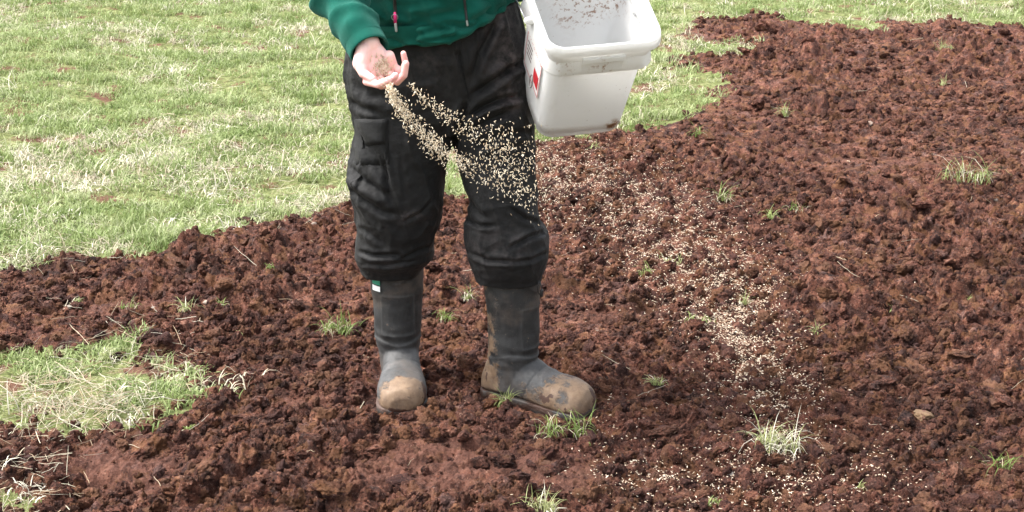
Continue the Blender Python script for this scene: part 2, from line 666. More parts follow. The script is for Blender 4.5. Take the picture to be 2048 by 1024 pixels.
def boot_flat(x, y):
    m = np.zeros_like(x)
    for b in BOOTS:
        c, s = math.cos(b['ang']), math.sin(b['ang'])
        lx = (x - b['heel'][0]) * c + (y - b['heel'][1]) * s
        ly = -(x - b['heel'][0]) * s + (y - b['heel'][1]) * c
        dx = np.maximum(np.maximum(-lx - 0.0, lx - 0.30), 0)
        dy = np.maximum(np.abs(ly) - 0.052, 0)
        d = np.hypot(dx, dy)
        m = np.maximum(m, np.clip(1 - d / 0.030, 0, 1))
    return m * m * (3 - 2 * m)


ZONES = [(-0.15, -0.33, 0.27, 0.15, 1.15), (0.06, -0.38, 0.2, 0.08, 1.0), (-0.92, -0.27, 0.22, 0.16, 1.0), (0.30, -0.30, 0.14, 0.06, .7), (0.66, 0.52, .10, .05, .8), (-1.2, 0.82, .2, .08, .6), (0.30, 0.75, .25, .12, .45), (1.5, 2.6, .4, .2, .5), (-.55, .05, .12, .07, .7)]


def smear(x, y):
    """trodden or slid earth: smoother than the rest"""
    m = np.zeros_like(x)
    for cx, cy, sx, sy, k in ZONES:
        m = np.maximum(m, k * np.exp(-(((x - cx) / sx) ** 2 + ((y - cy) / sy) ** 2) ** 1.5))
    return np.clip(m * (1.1 + 0.6 * fbm2(x * 9, y * 9, 3, 171)), 0, 1)


def height(x, y, soil):
    near = np.exp(-((np.abs(x) / 14) ** 4) - (np.maximum(np.abs(y - 2) - 6, 0) / 6) ** 2)
    big = 0.018 * fbm2(x * 1.1, y * 1.1, 3, 3) * near
    wx = x + 0.020 * fbm2(x * 14, y * 14, 3, 11)
    wy = y + 0.020 * fbm2(x * 14, y * 14, 3, 21)
    rough = np.clip(0.80 + 0.75 * fbm2(x * 1.9, y * 1.9, 2, 31), 0.25, 1.5)
    rough = rough * (1 - 0.70 * smear(x, y))
    d0 = np.minimum(domes(wx, wy, 0.24, 101, 0.18, 0.50, 0.48, 0.5), 0.034) + np.minimum(domes(wx * 0.8 + 0.3 * wy, wy * 1.2, 0.13, 181, 0.25, 0.6, 0.5, 0.45), 0.016)
    d1 = domes(wx, wy, 0.085, 111, 0.25, 0.62, 0.60, 0.7)
    d2 = domes(wx, wy, 0.036, 121, 0.30, 0.65, 0.75, 0.8)
    d3 = domes(wx, wy, 0.016, 131, 0.30, 0.65, 0.8, 0.85)
    f = 0.0045 * fbm2(x * 85, y * 85, 3, 141) + 0.004 * (0.5 - np.abs(fbm2(x * 45, y * 45, 3, 145)))
    s = 0.000 + rough * (0.85 * d0 + 0.82 * d1 + 0.8 * d2 + 0.75 * d3) + f
    s -= 0.045 * np.clip(fbm2(x * 7, y * 9, 3, 151) - 0.30, 0, 1)
    lawn = -0.012 + 0.012 * fbm2(x * 4, y * 4, 3, 61) + 0.003 * fbm2(x * 60, y * 60, 2, 71)
    h = np.where(soil, s, lawn) * np.where(near > 0.01, 1, 0.2) + big
    k = boot_flat(x, y)
    return h * (1 - k) + 0.002 * k + 0.3 * f * k


# ------------------------------------------------------------------ the ground sheet
ys = [-1.0]
while ys[-1] < 7.9:
    ys.append(ys[-1] + 0.0044 * ((ys[-1] + 3.9) / 3) ** 1.5)
fy = ys[-1] + np.cumsum(0.06 * 1.25 ** np.arange(36))
by = -1.0 - np.cumsum(0.03 * 1.35 ** np.arange(22))
YS = np.concatenate([by[::-1], ys, fy])
NC = 980
s_in = np.linspace(-1, 1, NC)
ext = 1 + np.cumsum(0.01 * 1.45 ** np.arange(17))
SX = np.concatenate([-ext[::-1], s_in, ext])
WY = 0.45 * np.maximum(YS + 4.0, 2.8) + 0.10
GX = WY[:, None] * SX[None, :]
GY = np.repeat(YS[:, None], len(SX), 1)
SM = soil_mask(GX.ravel(), GY.ravel()).reshape(GX.shape)
# soften the step between the two
smf = SM.astype(float)
for _ in range(3):
    smf[1:-1, 1:-1] = (smf[1:-1, 1:-1] * 2 + smf[:-2, 1:-1] + smf[2:, 1:-1] + smf[1:-1, :-2] + smf[1:-1, 2:]) / 6
one = np.ones(GX.size, bool)
HS = height(GX.ravel(), GY.ravel(), one).reshape(GX.shape)
HL = height(GX.ravel(), GY.ravel(), ~one).reshape(GX.shape)
def box(a, k):
    for ax in (0, 1):
        c_ = np.cumsum(np.pad(a, [(k + 1, k) if i == ax else (0, 0) for i in (0, 1)], mode='edge'), axis=ax)
        a = (np.take(c_, np.arange(2 * k + 1, c_.shape[ax]), ax) - np.take(c_, np.arange(0, c_.shape[ax] - 2 * k - 1), ax)) / (2 * k + 1)
    return a


wide = box(box(smf, 11), 9)
edge = np.clip((wide - 0.45) / 0.5, 0, 1)
GZ = HS * smf * (0.40 + 0.60 * edge) + HL * (1 - smf)


def hgt(x, y):
    """height of the sheet at x, y (bilinear)"""
    x, y = np.atleast_1d(np.asarray(x, float)), np.atleast_1d(np.asarray(y, float))
    i = np.clip(np.searchsorted(YS, y) - 1, 0, len(YS) - 2)
    ty = (y - YS[i]) / (YS[i + 1] - YS[i])
    w = WY[i] * (1 - ty) + WY[i + 1] * ty
    s = x / w
    j = np.clip(np.searchsorted(SX, s) - 1, 0, len(SX) - 2)
    tx = (s - SX[j]) / (SX[j + 1] - SX[j])
    return (GZ[i, j] * (1 - tx) + GZ[i, j + 1] * tx) * (1 - ty) + (GZ[i + 1, j] * (1 - tx) + GZ[i + 1, j + 1] * tx) * ty


def is_soil(x, y):
    return soil_mask(np.asarray(x, float), np.asarray(y, float))


co = np.stack([GX, GY, GZ], -1).reshape(-1, 3)
nr, ncl = GX.shape
idx = np.arange(nr * ncl).reshape(nr, ncl)
Q = np.stack([idx[:-1, :-1], idx[:-1, 1:], idx[1:, 1:], idx[1:, :-1]], -1).reshape(-1, 4)
qs = smf.reshape(-1)[Q].mean(1) > 0.5
for nm, sel, mat in (('tilled_soil', qs, 'soil'), ('lawn', ~qs, 'lawn')):
    q = Q[sel]
    used = np.zeros(len(co), bool)
    used[q.ravel()] = True
    remap = np.cumsum(used) - 1
    me = quad_mesh(nm, co[used], remap[q])
    o = link_mesh(nm, me, M[mat])
    tag(o, kind='structure')
    if nm == 'tilled_soil':
        SOIL_OBJ = o
        set_attr(me, 'smear', smear(co[used][:, 0], co[used][:, 1]))
tag(SOIL_OBJ, 'reddish brown tilled soil broken into crumbs and clods')

# ------------------------------------------------------------------ instancing by geometry nodes (for what nobody could count)
def template(name, v, f, mats, smooth=True, mi=None):
    me = bpy.data.meshes.new(name)
    me.from_pydata([tuple(a) for a in v], [], [tuple(a) for a in f])
    if smooth:
        me.polygons.foreach_set('use_smooth', np.ones(len(me.polygons), bool))
    for m in mats:
        me.materials.append(m)
    if mi is not None:
        me.polygons.foreach_set('material_index', np.asarray(mi, np.int32))
    return bpy.data.objects.new(name, me)


def scatter(name, templates, pts, rot, scl, pick, label, cat):
    lib = bpy.data.collections.new(name + '_pieces')
    for k, o in enumerate(templates):
        o.name = '%s_piece_%02d' % (name, k)
        lib.objects.link(o)
    me = bpy.data.meshes.new(name)
    n = len(pts)
    me.vertices.add(n)
    me.vertices.foreach_set('co', np.ascontiguousarray(pts, np.float32).ravel())
    a = me.attributes.new('rot', 'FLOAT_VECTOR', 'POINT')
    a.data.foreach_set('vector', np.ascontiguousarray(rot, np.float32).ravel())
    a = me.attributes.new('scl', 'FLOAT_VECTOR', 'POINT')
    scl = np.asarray(scl, np.float32)
    if scl.ndim == 1:
        scl = np.repeat(scl[:, None], 3, 1)
    a.data.foreach_set('vector', np.ascontiguousarray(scl).ravel())
    a = me.attributes.new('pick', 'INT', 'POINT')
    a.data.foreach_set('value', np.ascontiguousarray(pick, np.int32))
    o = bpy.data.objects.new(name, me)
    col.objects.link(o)
    g = bpy.data.node_groups.new(name, 'GeometryNodeTree')
    g.interface.new_socket('Geometry', in_out='INPUT', socket_type='NodeSocketGeometry')
    g.interface.new_socket('Geometry', in_out='OUTPUT', socket_type='NodeSocketGeometry')
    N, L = g.nodes, g.links
    gi, go = N.new('NodeGroupInput'), N.new('NodeGroupOutput')
    ip, ci = N.new('GeometryNodeInstanceOnPoints'), N.new('GeometryNodeCollectionInfo')
    mp = N.new('GeometryNodeMeshToPoints')
    ci.inputs['Collection'].default_value = lib
    ci.inputs['Separate Children'].default_value = True
    ci.inputs['Reset Children'].default_value = True
    ip.inputs['Pick Instance'].default_value = True
    L.new(gi.outputs[0], mp.inputs['Mesh'])
    L.new(mp.outputs[0], ip.inputs['Points'])
    L.new(ci.outputs[0], ip.inputs['Instance'])
    for nm, dt, sock in (('rot', 'FLOAT_VECTOR', 'Rotation'), ('scl', 'FLOAT_VECTOR', 'Scale'), ('pick', 'INT', 'Instance Index')):
        na = N.new('GeometryNodeInputNamedAttribute')
        na.data_type = dt
        na.inputs['Name'].default_value = nm
        L.new(na.outputs['Attribute'], ip.inputs[sock])
    L.new(ip.outputs[0], go.inputs[0])
    md = o.modifiers.new('scatter', 'NODES')
    md.node_group = g
    tag(o, label, cat, kind='stuff')
    return o


def icosphere(level):
    tt = (1 + 5 ** 0.5) / 2
    v = [np.array(a, float) / np.linalg.norm(a) for a in [(-1, tt, 0), (1, tt, 0), (-1, -tt, 0), (1, -tt, 0), (0, -1, tt), (0, 1, tt), (0, -1, -tt), (0, 1, -tt), (tt, 0, -1), (tt, 0, 1), (-tt, 0, -1), (-tt, 0, 1)]]
    f = [(0, 11, 5), (0, 5, 1), (0, 1, 7), (0, 7, 10), (0, 10, 11), (1, 5, 9), (5, 11, 4), (11, 10, 2), (10, 7, 6), (7, 1, 8), (3, 9, 4), (3, 4, 2), (3, 2, 6), (3, 6, 8), (3, 8, 9), (4, 9, 5), (2, 4, 11), (6, 2, 10), (8, 6, 7), (9, 8, 1)]
    for _ in range(level):
        mid, nf = {}, []

        def m(a, b):
            k = (min(a, b), max(a, b))
            if k not in mid:
                p = v[a] + v[b]
                v.append(p / np.linalg.norm(p))
                mid[k] = len(v) - 1
            return mid[k]
        for a, b, c in f:
            ab, bc, ca = m(a, b), m(b, c), m(c, a)
            nf += [(a, ab, ca), (b, bc, ab), (c, ca, bc), (ab, bc, ca)]
        f = nf
    return np.array(v), f


def clod_shape(seed, level, sharp=0.0):
    v, f = icosphere(level)
    r = np.random.default_rng(seed)
    d = 1 + 0.30 * fbm3(v + seed * 3.1, 1.3, 2, seed) + 0.20 * fbm3(v + seed * 1.7, 3.3, 4, seed + 5, 0.68)
    # a few flat broken faces
    p = v * d[:, None]
    for _ in range(4):
        n = r.normal(size=3)
        n /= np.linalg.norm(n)
        k = p @ n
        lim = r.uniform(0.55, 0.9)
        p = p - np.outer(np.maximum(k - lim, 0) * 0.85, n)
    p *= np.array([1, r.uniform(0.65, 1), r.uniform(0.55, 0.85)])
    p += 0.06 * np.stack([fbm3(p + 9 * i, 9, 2, seed + 9 + i) for i in range(3)], 1)
    return p, f


def in_view_points(n, ymin, ymax, power, marg=1.25):
    """random ground points between two distances, denser close by"""
    u = rng.random(n)
    a, b = (ymin + 3.7) ** (1 - power), (ymax + 3.7) ** (1 - power)
    y = (a + (b - a) * u) ** (1 / (1 - power)) - 3.7
    w = 0.33 * marg * (y + 4.0) + 0.05
    return (rng.random(n) * 2 - 1) * w, y


# ---- crumbs and small clods on the tilled soil
crumbs = [template('crumb', *clod_shape(200 + k, 3 if k < 8 else 2), [M['clod']], smooth=(k < 8)) for k in range(14)]
x, y = in_view_points(120000, -0.95, 7.4, 1.7)
m = is_soil(x + rng.normal(0, .035, len(x)), y + rng.normal(0, .05, len(x))) & (boot_flat(x, y) < 0.10) & (boot_flat(x, y + .045) < .6)
x, y = x[m], y[m]
clump = 0.5 + 0.5 * fbm2(x * 2.2, y * 2.2, 3, 77)
keep = rng.random(len(x)) < np.clip(0.35 + 0.8 * clump, 0.15, 1)
keep &= rng.random(len(x)) > 0.92 * smear(x, y)
x, y = x[keep], y[keep]
dist = y + 3.9
r = (0.0022 + 0.0042 * (1 / np.maximum(rng.random(len(x)), 0.02) ** 0.55 - 1) * 0.8) * (0.55 + 0.15 * dist)
r = np.clip(r, 0.0024, 0.024)
z = hgt(x, y) + r * rng.uniform(-0.1, 0.35, len(x))
scatter('soil_crumbs', crumbs, np.stack([x, y, z], 1), rng.random((len(x), 3)) * 6.283, r, rng.integers(0, 14, len(x)),
        'reddish brown soil crumbs strewn over the tilled ground', 'soil')

# ---- the larger clods, each a piece of the tilled soil
clod_meshes = []
for k in range(14):
    v, f = clod_shape(400 + k, 3)
    o = template('clod', v, f, [M['clod']])
    clod_meshes.append(o.data)
    bpy.data.objects.remove(o)
big = [(1545, 62, 34, .8), (1370, 128, 17, .8), (1490, 108, 16, .7), (345, 535, 34, .75), (520, 492, 30, .8), (480, 470, 22, .8), (490, 832, 34, .55), (285, 885, 46, .7),
       (330, 850, 26, .7), (1490, 292, 24, .8), (1420, 275, 20, .8), (1350, 265, 18, .7), (1640, 655, 26, .35), (1000, 905, 36, .5), (940, 838, 22, .8), (1330, 870, 26, .5),
       (120, 590, 22, .8), (170, 545, 18, .7), (60, 545, 18, .7), (700, 415, 16, .8), (640, 425, 15, .7), (590, 440, 14, .7), (1690, 215, 20, .7), (1720, 210, 16, .7),
       (1900, 520, 20, .6), (1780, 650, 24, .6), (1960, 650, 22, .7), (1830, 740, 30, .6), (1760, 770, 34, .6), (1660, 840, 24, .7), (2000, 800, 32, .6), (1970, 900, 30, .6),
       (1880, 960, 28, .6), (1700, 905, 20, .6), (1750, 940, 18, .7), (560, 640, 20, .8), (300, 665, 26, .5), (310, 735, 22, .6), (440, 760, 20, .8), (700, 830, 26, .7),
       (620, 900, 30, .6), (560, 860, 20, .8), (740, 900, 30, .6), (420, 955, 28, .7), (340, 975, 22, .8), (660, 1000, 34, .6), (520, 960, 22, .8), (180, 965, 22, .8),
       (1100, 940, 24, .6), (1190, 960, 22, .5), (1050, 985, 26, .6), (900, 975, 26, .4), (800, 960, 24, .4), (1400, 850, 16, .8), (1260, 780, 14, .8), (1120, 1000, 20, .7),
       (230, 690, 20, .6), (40, 610, 22, .7), (20, 660, 22, .7), (500, 580, 18, .8), (640, 600, 18, .8), (1840, 420, 18, .7), (1950, 260, 22, .6), (1900, 160, 14, .7), (1850, 60, 14, .7),
       (1930, 50, 12, .7), (2010, 60, 14, .7), (1660, 100, 14, .7), (1770, 110, 14, .7), (1590, 180, 14, .8), (1640, 560, 18, .8), (1720, 480, 18, .7), (1560, 500, 15, .8), (1930, 700, 26, .6),
       (1530, 300, 14, .8), (1620, 330, 16, .7), (1690, 370, 14, .8), (1800, 300, 16, .7), (930, 880, 20, .8), (860, 880, 18, .8), (1620, 740, 22, .6), (1860, 860, 22, .7)]
spots = [(ground_at(a, b, 0.02), s, fl) for a, b, s, fl in big]
while len(spots) < 290:
    xx, yy = in_view_points(1, -0.9, 5.5, 1.3)
    if not is_soil(xx, yy)[0] or boot_flat(xx, yy - 0.0)[0] > 0 or boot_flat(xx, yy + 0.07)[0] > 0.3:
        continue
    if smear(xx, yy)[0] > .25:
        continue
    if -0.42 < xx[0] < 0.2 and -0.55 < yy[0] < 0.45 and random.random() < 0.75:
        continue
    pt = np.array([xx[0], yy[0], 0.02])
    spots.append((pt, (random.uniform(8, 16) if random.random() < .72 else random.uniform(17, 30)) * (1.0 if yy[0] < 1.5 else 0.75), random.uniform(0.5, 0.85)))
for k, (pt, s, fl) in enumerate(spots):
    o = bpy.data.objects.new('clod', clod_meshes[k % 14])
    col.objects.link(o)
    o.parent = SOIL_OBJ
    rad = s * scale_at(pt) * 1.05
    o.location = (pt[0], pt[1], float(hgt(pt[0], pt[1])[0]) + rad * random.uniform(0.05, 0.32) * fl)
    o.rotation_euler = (random.uniform(-.4, .4), random.uniform(-.4, .4), random.uniform(0, 6.28))
    o.scale = (rad, rad * random.uniform(0.75, 1.0), rad * fl)

# ------------------------------------------------------------------ grass
def blades(n, spread, l0, l1, w, lean, r, flat=0.0):
    v, f = [], []
    for _ in range(n):
        a = r.random() * 6.283
        rr = spread * math.sqrt(r.random())
        b = r.random() * 6.283
        bx, by = rr * math.cos(b), rr * math.sin(b)
        L = r.uniform(l0, l1)
        ww = w * r.uniform(0.6, 1.2)
        le = lean * r.uniform(0.3, 1.3)
        dx, dy = math.cos(a), math.sin(a)
        o = len(v)
        px, pz = 0.0, -0.004
        ang = math.radians(90) - le * 0.3
        tw = r.uniform(-0.6, 0.6)
        seg = 4
        for s in range(seg + 1):
            k = ww * (1 - (s / seg) ** 1.6) * 0.5 + 0.0001
            cx, cy = math.cos(a + math.pi / 2 + tw * s / seg), math.sin(a + math.pi / 2 + tw * s / seg)
            X, Y = bx + dx * px, by + dy * px
            z = max(pz, -0.004)
            v.append((X - cx * k, Y - cy * k, z))
            v.append((X + cx * k, Y + cy * k, z))
            px += L / seg * math.cos(ang)
            pz += L / seg * math.sin(ang)
            ang -= le * 0.42
            if flat and pz < 0.004:
                pz = 0.004
                ang = max(ang, 0)
        for s in range(seg):
            q = o + 2 * s
            f.append((q, q + 1, q + 3, q + 2))
    return v, f


R_ = random.Random(3)
g_temps = [template('g', *blades(34, 0.055, 0.02, 0.05, 0.0042, 1.5, R_), [M['green']]) for _ in range(5)]
g_temps += [template('g', *blades(26, 0.05, 0.03, 0.075, 0.0045, 1.1, R_), [M['green']]) for _ in range(3)]
g_temps += [template('g', *blades(26, 0.06, 0.03, 0.08, 0.0035, 2.2, R_), [M['dry']]) for _ in range(4)]
g_temps += [template('g', *blades(5, 0.05, 0.06, 0.14, 0.0035, 1.0, R_), [M['dry']]) for _ in range(2)]
x, y = in_view_points(30000, -0.9, 9.5, 0.75, 1.35)
x2, y2 = in_view_points(24000, -0.9, 17, 0.5, 3.2)
m2 = (np.abs(x2) > 0.33 * 1.35 * (y2 + 4.0)) | (y2 > 9.4)
x, y = np.concatenate([x, x2[m2]]), np.concatenate([y, y2[m2]])
m = ~is_soil(x + rng.normal(0, .025, len(x)), y + rng.normal(0, .04, len(x)))
x, y = x[m], y[m]
fleck = fbm2(x * 2.6, y * 3.6, 3, 88)
bare = fbm2(x * 3.3 + 5, y * 4.3, 3, 93)
keep = rng.random(len(x)) < np.where(bare > 0.50, 0.16, 1.0)
ragged = (x < -.45) & (y < .45)
keep &= ~ragged | (rng.random(len(x)) < np.clip(.42 - 1.3 * fbm2(x * 7, y * 9, 3, 97), .04, 1))
x, y, fleck = x[keep], y[keep], fleck[keep]
dryp = np.clip(0.14 + 0.38 * fleck, 0.02, 0.55)
isd = rng.random(len(x)) < dryp
tall = fbm2(x * 5, y * 5, 2, 99) > 0.55
pick = np.where(isd, rng.integers(8, 12, len(x)), np.where(tall, rng.integers(5, 8, len(x)), rng.integers(0, 5, len(x))))
pick = np.where(isd & (rng.random(len(x)) < .10), rng.integers(12, 14, len(x)), pick)
rot = np.stack([rng.normal(0, .12, len(x)), rng.normal(0, .12, len(x)), rng.random(len(x)) * 6.283], 1)
scl = rng.uniform(0.75, 1.25, len(x)) * (0.9 + 0.04 * np.maximum(y, 0))
scatter('grass', g_temps, np.stack([x, y, hgt(x, y)], 1), rot, scl, pick, 'short pale green lawn grass mixed with dry blades', 'grass')

# ---- straw: dead stalks lying about
def stalk(r, L, w, n=6):
    v, f = [], []
    a = r.uniform(-.2, .2)
    x_, y_, z_ = -L / 2, 0, 0.003
    for s in range(n + 1):
        k = w * (0.5 if s < n else 0.2)
        nx, ny = -math.sin(a), math.cos(a)
        for q in range(3):
            an = q * 2.094
            v.append((x_ + nx * k * math.cos(an), y_ + ny * k * math.cos(an), z_ + k * math.sin(an)))
        x_ += L / n * math.cos(a)
        y_ += L / n * math.sin(a)
        z_ += r.uniform(-.002, .004)
        a += r.uniform(-.07, .07)
    for s in range(n):
        for q in range(3):
            k = (q + 1) % 3
            f.append((3 * s + q, 3 * s + k, 3 * s + 3 + k, 3 * s + 3 + q))
    return v, f


s_temps = [template('s', *stalk(R_, R_.uniform(0.025, 0.10), R_.uniform(0.0009, 0.0018)), [M['straw'] if k % 2 else M['dry']]) for k in range(12)]
X, Y = [], []
x, y = in_view_points(15000, -0.9, 8.5, 0.8, 1.3)
g = ~is_soil(x, y)
den = np.clip(0.25 + 0.9 * fbm2(x * 2.6, y * 3.6, 3, 88), 0, 1)
k = g & (rng.random(len(x)) < den)
X.append(x[k]); Y.append(y[k])
k = ~g & (rng.random(len(x)) < 0.016)
X.append(x[k]); Y.append(y[k])
for (a, b, sx, sy, n) in [(150, 785, 105, 38, 460), (60, 900, 90, 35, 80), (170, 825, 70, 25, 110), (330, 700, 50, 40, 40), (240, 660, 60, 25, 30), (70, 990, 60, 30, 30), (140, 505, 60, 20, 50),
                         (620, 420, 60, 25, 50), (550, 400, 80, 30, 70), (1560, 880, 30, 16, 14), (1800, 40, 60, 12, 40)]:
    px, py = rng.normal(a, sx, n), rng.normal(b, sy, n)
    P3 = np.array([ground_at(u, v) for u, v in zip(px, py)])
    X.append(P3[:, 0]); Y.append(P3[:, 1])
x, y = np.concatenate(X), np.concatenate(Y)
m = boot_flat(x, y) < 0.2
x, y = x[m], y[m]
rot = np.stack([rng.normal(0, .15, len(x)), rng.normal(0, .22, len(x)), rng.random(len(x)) * 6.283], 1)
lift = np.where(is_soil(x, y), 0.010, 0.022)
scatter('dry_straw', s_temps, np.stack([x, y, hgt(x, y) + lift], 1), rot, rng.uniform(0.6, 1.35, len(x)), rng.integers(0, 12, len(x)),
        'pale dead grass stalks lying loose on lawn and soil', 'straw')

# ---- seed
def spindle(L, r, n=6):
    rings = []
    for s, k in ((-.5, .12), (-.25, .85), (.05, 1), (.3, .75), (.5, .1)):
        th = np.linspace(0, 6.283, n, endpoint=False)
        rings.append(np.stack([np.full(n, s * L), r * k * np.cos(th), 0.8 * r * k * np.sin(th) + 0.10 * L * (s * s)], 1))
    return loft(rings)


sd_temps = [template('seed', *spindle(L, r), [M['seed']]) for L, r in ((.0105, .0015), (.009, .0014), (.012, .0016), (.010, .0018))]
pts = []
band = [(1090, 315, 45, 38, 420), (1150, 340, 70, 45, 1000), (1230, 380, 80, 48, 1150), (1300, 430, 75, 40, 900), (1360, 490, 75, 40, 950), (1410, 545, 75, 38, 950), (1450, 605, 60, 35, 900),
        (1480, 660, 48, 32, 650), (1510, 720, 50, 32, 650), (1545, 780, 52, 32, 560), (1555, 850, 40, 35, 260), (1560, 915, 80, 30, 330), (1500, 955, 150, 34, 400), (1430, 995, 150, 32, 280),
        (1280, 945, 60, 40, 110), (1650, 960, 120, 40, 160), (1300, 600, 190, 150, 150), (1750, 930, 160, 60, 60), (1250, 860, 60, 50, 60)]
for a, b, sx, sy, n in band:
    n = int(n * 2.1)
    pts.append(np.stack([rng.normal(a, sx, n), rng.normal(b, sy, n)], 1))
pp = np.concatenate(pts)
P3 = np.array([ground_at(u, v, 0.018) for u, v in pp])
m = (boot_flat(P3[:, 0], P3[:, 1]) < 0.3) & (P3[:, 1] < 3.4)
P3 = P3[m]
n = len(P3)
P3[:, 2] = hgt(P3[:, 0], P3[:, 1]) + rng.uniform(0.000, 0.011, n)
rot = np.stack([rng.random(n) * 6.283, rng.normal(0, .35, n), rng.random(n) * 6.283], 1)
scatter('sown_seed', sd_temps, P3, rot, rng.uniform(.42, .85, n), rng.integers(0, 4, n), 'pale seed lying in a curved band across the tilled soil', 'seed')

# seed in the air: two arcs that leave the hand
def arc(keys, n, ybase, late):
    keys = np.array(keys, float)
    t_ = rng.random(n) ** late * (len(keys) - 1)
    i = np.minimum(t_.astype(int), len(keys) - 2)
    u = (t_ - i)[:, None]
    k = keys[i] * (1 - u) + keys[i + 1] * u
    out = []
    for a in k:
        px, py = rng.normal(a[0], a[2]), rng.normal(a[1], a[2])
        out.append(at_y(px, py, ybase + a[3] + rng.normal(0, a[2] * 0.0012)))
    return np.array(out)


air = [arc([(778, 172, 4, -.02), (790, 200, 7, -.02), (815, 232, 8.5, -.01), (850, 272, 10, 0), (885, 305, 11, .01), (930, 328, 11, .02)], 1250, -.26, 1.0),
       arc([(925, 328, 11, .02), (980, 350, 15, .03), (1040, 378, 16, .05), (1085, 398, 18, .08)], 380, -.26, 1.1),
       arc([(818, 168, 3, 0), (850, 200, 6, .01), (895, 232, 9, .02), (930, 255, 13, .03), (980, 282, 20, .04), (1030, 300, 26, .06), (1080, 318, 30, .1)], 520, -.24, .9),
       arc([(950, 285, 20, .03), (1010, 315, 26, .05), (1060, 350, 26, .08)], 260, -.25, .9),
       arc([(1070, 350, 40, .08), (1160, 400, 55, .15), (1260, 470, 60, .3)], 130, -.24, 1.2)]
A3 = np.concatenate(air)
n = len(A3)
sd_air = [template('seed', *spindle(L, r), [M['seed_lit']]) for L, r in ((.0105, .0014), (.009, .0013), (.012, .0015), (.010, .0016))]  # airborne grains use the seed colour with the bright light painted in
scatter('falling_seed', sd_air, A3, rng.random((n, 3)) * 6.283, rng.uniform(.40, .78, n), rng.integers(0, 4, n), 'two arcs of pale seed falling from the open hand', 'seed')

# ------------------------------------------------------------------ the person
def stroke_disp(co, no, strokes):
    """folds: valleys (and the ridges beside them) along lines measured on the cloth facing the viewer"""
    pp = proj(co)
    tocam = CAM - co
    tocam /= np.linalg.norm(tocam, axis=1)[:, None]
    face = np.clip(((no * tocam).sum(1) - 0.05) * 4, 0, 1)
    d = np.zeros(len(co))
    for pl, w, depth in strokes:
        pl = np.array(pl, float)
        best = np.full(len(co), 1e9)
        L = np.concatenate([[0], np.cumsum(np.hypot(*(pl[1:] - pl[:-1]).T))])
        tt = np.zeros(len(co))
        side = np.zeros(len(co))
        for i in range(len(pl) - 1):
            a, b = pl[i], pl[i + 1]
            v = b - a
            u = np.clip(((pp - a) @ v) / (v @ v), 0, 1)
            q = pp - a - u[:, None] * v
            dd = np.hypot(q[:, 0], q[:, 1])
            m = dd < best
            best = np.where(m, dd, best)
            side = np.where(m, np.sign(v[0] * q[:, 1] - v[1] * q[:, 0]), side)
            tt = np.where(m, (L[i] + u * (L[i + 1] - L[i])) / L[-1], tt)
        fade = np.clip(np.minimum(tt, 1 - tt) * 5 + 0.15, 0, 1)
        sg = best * side
        d += depth * 0.001 * fade * (-np.exp(-(best / w) ** 2) + 0.75 * np.exp(-((sg - 1.9 * w) / (1.2 * w)) ** 2) + 0.35 * np.exp(-((sg + 2.1 * w) / (1.4 * w)) ** 2))
    return d * face


def se_ring(c, rx, ry, n=40, e=0.92, z=None):
    th = np.linspace(0, 2 * np.pi, n, endpoint=False)
    cx = np.sign(np.cos(th)) * np.abs(np.cos(th)) ** e
    sy = np.sign(np.sin(th)) * np.abs(np.sin(th)) ** e
    return np.stack([c[0] + rx * cx, c[1] + ry * sy, np.full(n, c[2])], 1)


def px_rings(rows):
    """rows: photo y, left x, right x, depth of the centre, half depth"""
    out = []
    for py, xl, xr, yc, ry in rows:
        c = at_y((xl + xr) / 2, py, yc)
        out.append(se_ring(c, (xr - xl) / 2 * scale_at(c) + 0.002, ry))
    return out


# ---- hands, arms and head: the body
HB = -0.15                                    # depth of the seed hand's wrist


def hp(px, py, toward):
    return at_y(px, py, HB - toward * 0.01)


hand = []
wr = hp(738, 88, 0)
palm_pts = dict(i=hp(742, 150, 2.2), m=hp(757, 152, 1.0), r=hp(773, 144, 0.2), p=hp(785, 131, -0.6))
fore = at_y(690, 10, -0.03)
hand.append(capsule(fore, .036, wr, .026))
for k, rad in (('i', .0135), ('m', .0135), ('r', .0125), ('p', .0115)):
    hand.append(capsule(wr, .022, palm_pts[k], rad))
hand.append(capsule(hp(778, 112, 0.3), .0135, palm_pts['p'], .0125))
hand.append(capsule(palm_pts['i'], .0125, palm_pts['p'], .0115))
thumb = [hp(728, 100, 1.6), hp(721, 127, 3.2), hp(727, 147, 4.8), hp(745, 158, 6.4)]
for a, b, ra, rb in ((0, 1, .020, .0185), (1, 2, .0180, .0115), (2, 3, .0112, .0094)):
    hand.append(capsule(thumb[a], ra, thumb[b], rb))
hand.append(capsule(thumb[1], .0165, palm_pts['i'], .012))
FINGERS = [((742, 150, 2.2), (734, 163, 5.0), (757, 169, 7.6), (778, 160, 8.6), .0098),
           ((757, 152, 1.0), (762, 170, 4.2), (780, 167, 6.6), (791, 151, 7.4), .0098),
           ((773, 144, 0.2), (794, 163, 2.6), (808, 150, 4.4), (812, 127, 5.0), .0092),
           ((785, 131, -0.6), (804, 144, 0.8), (811, 126, 2.2), (807, 107, 2.6), .0080)]
for a, b, c, d, rad in FINGERS:
    J = [hp(*q) for q in (a, b, c, d)]
    hand.append(capsule(J[0], rad * 1.18, J[1], rad * 1.06))
    hand.append(capsule(J[1], rad * 1.06, J[2], rad * 0.95))
    hand.append(capsule(J[2], rad * 0.95, J[3], rad * 0.84))
hand_me = remesh(hand, 0.0017, 5)

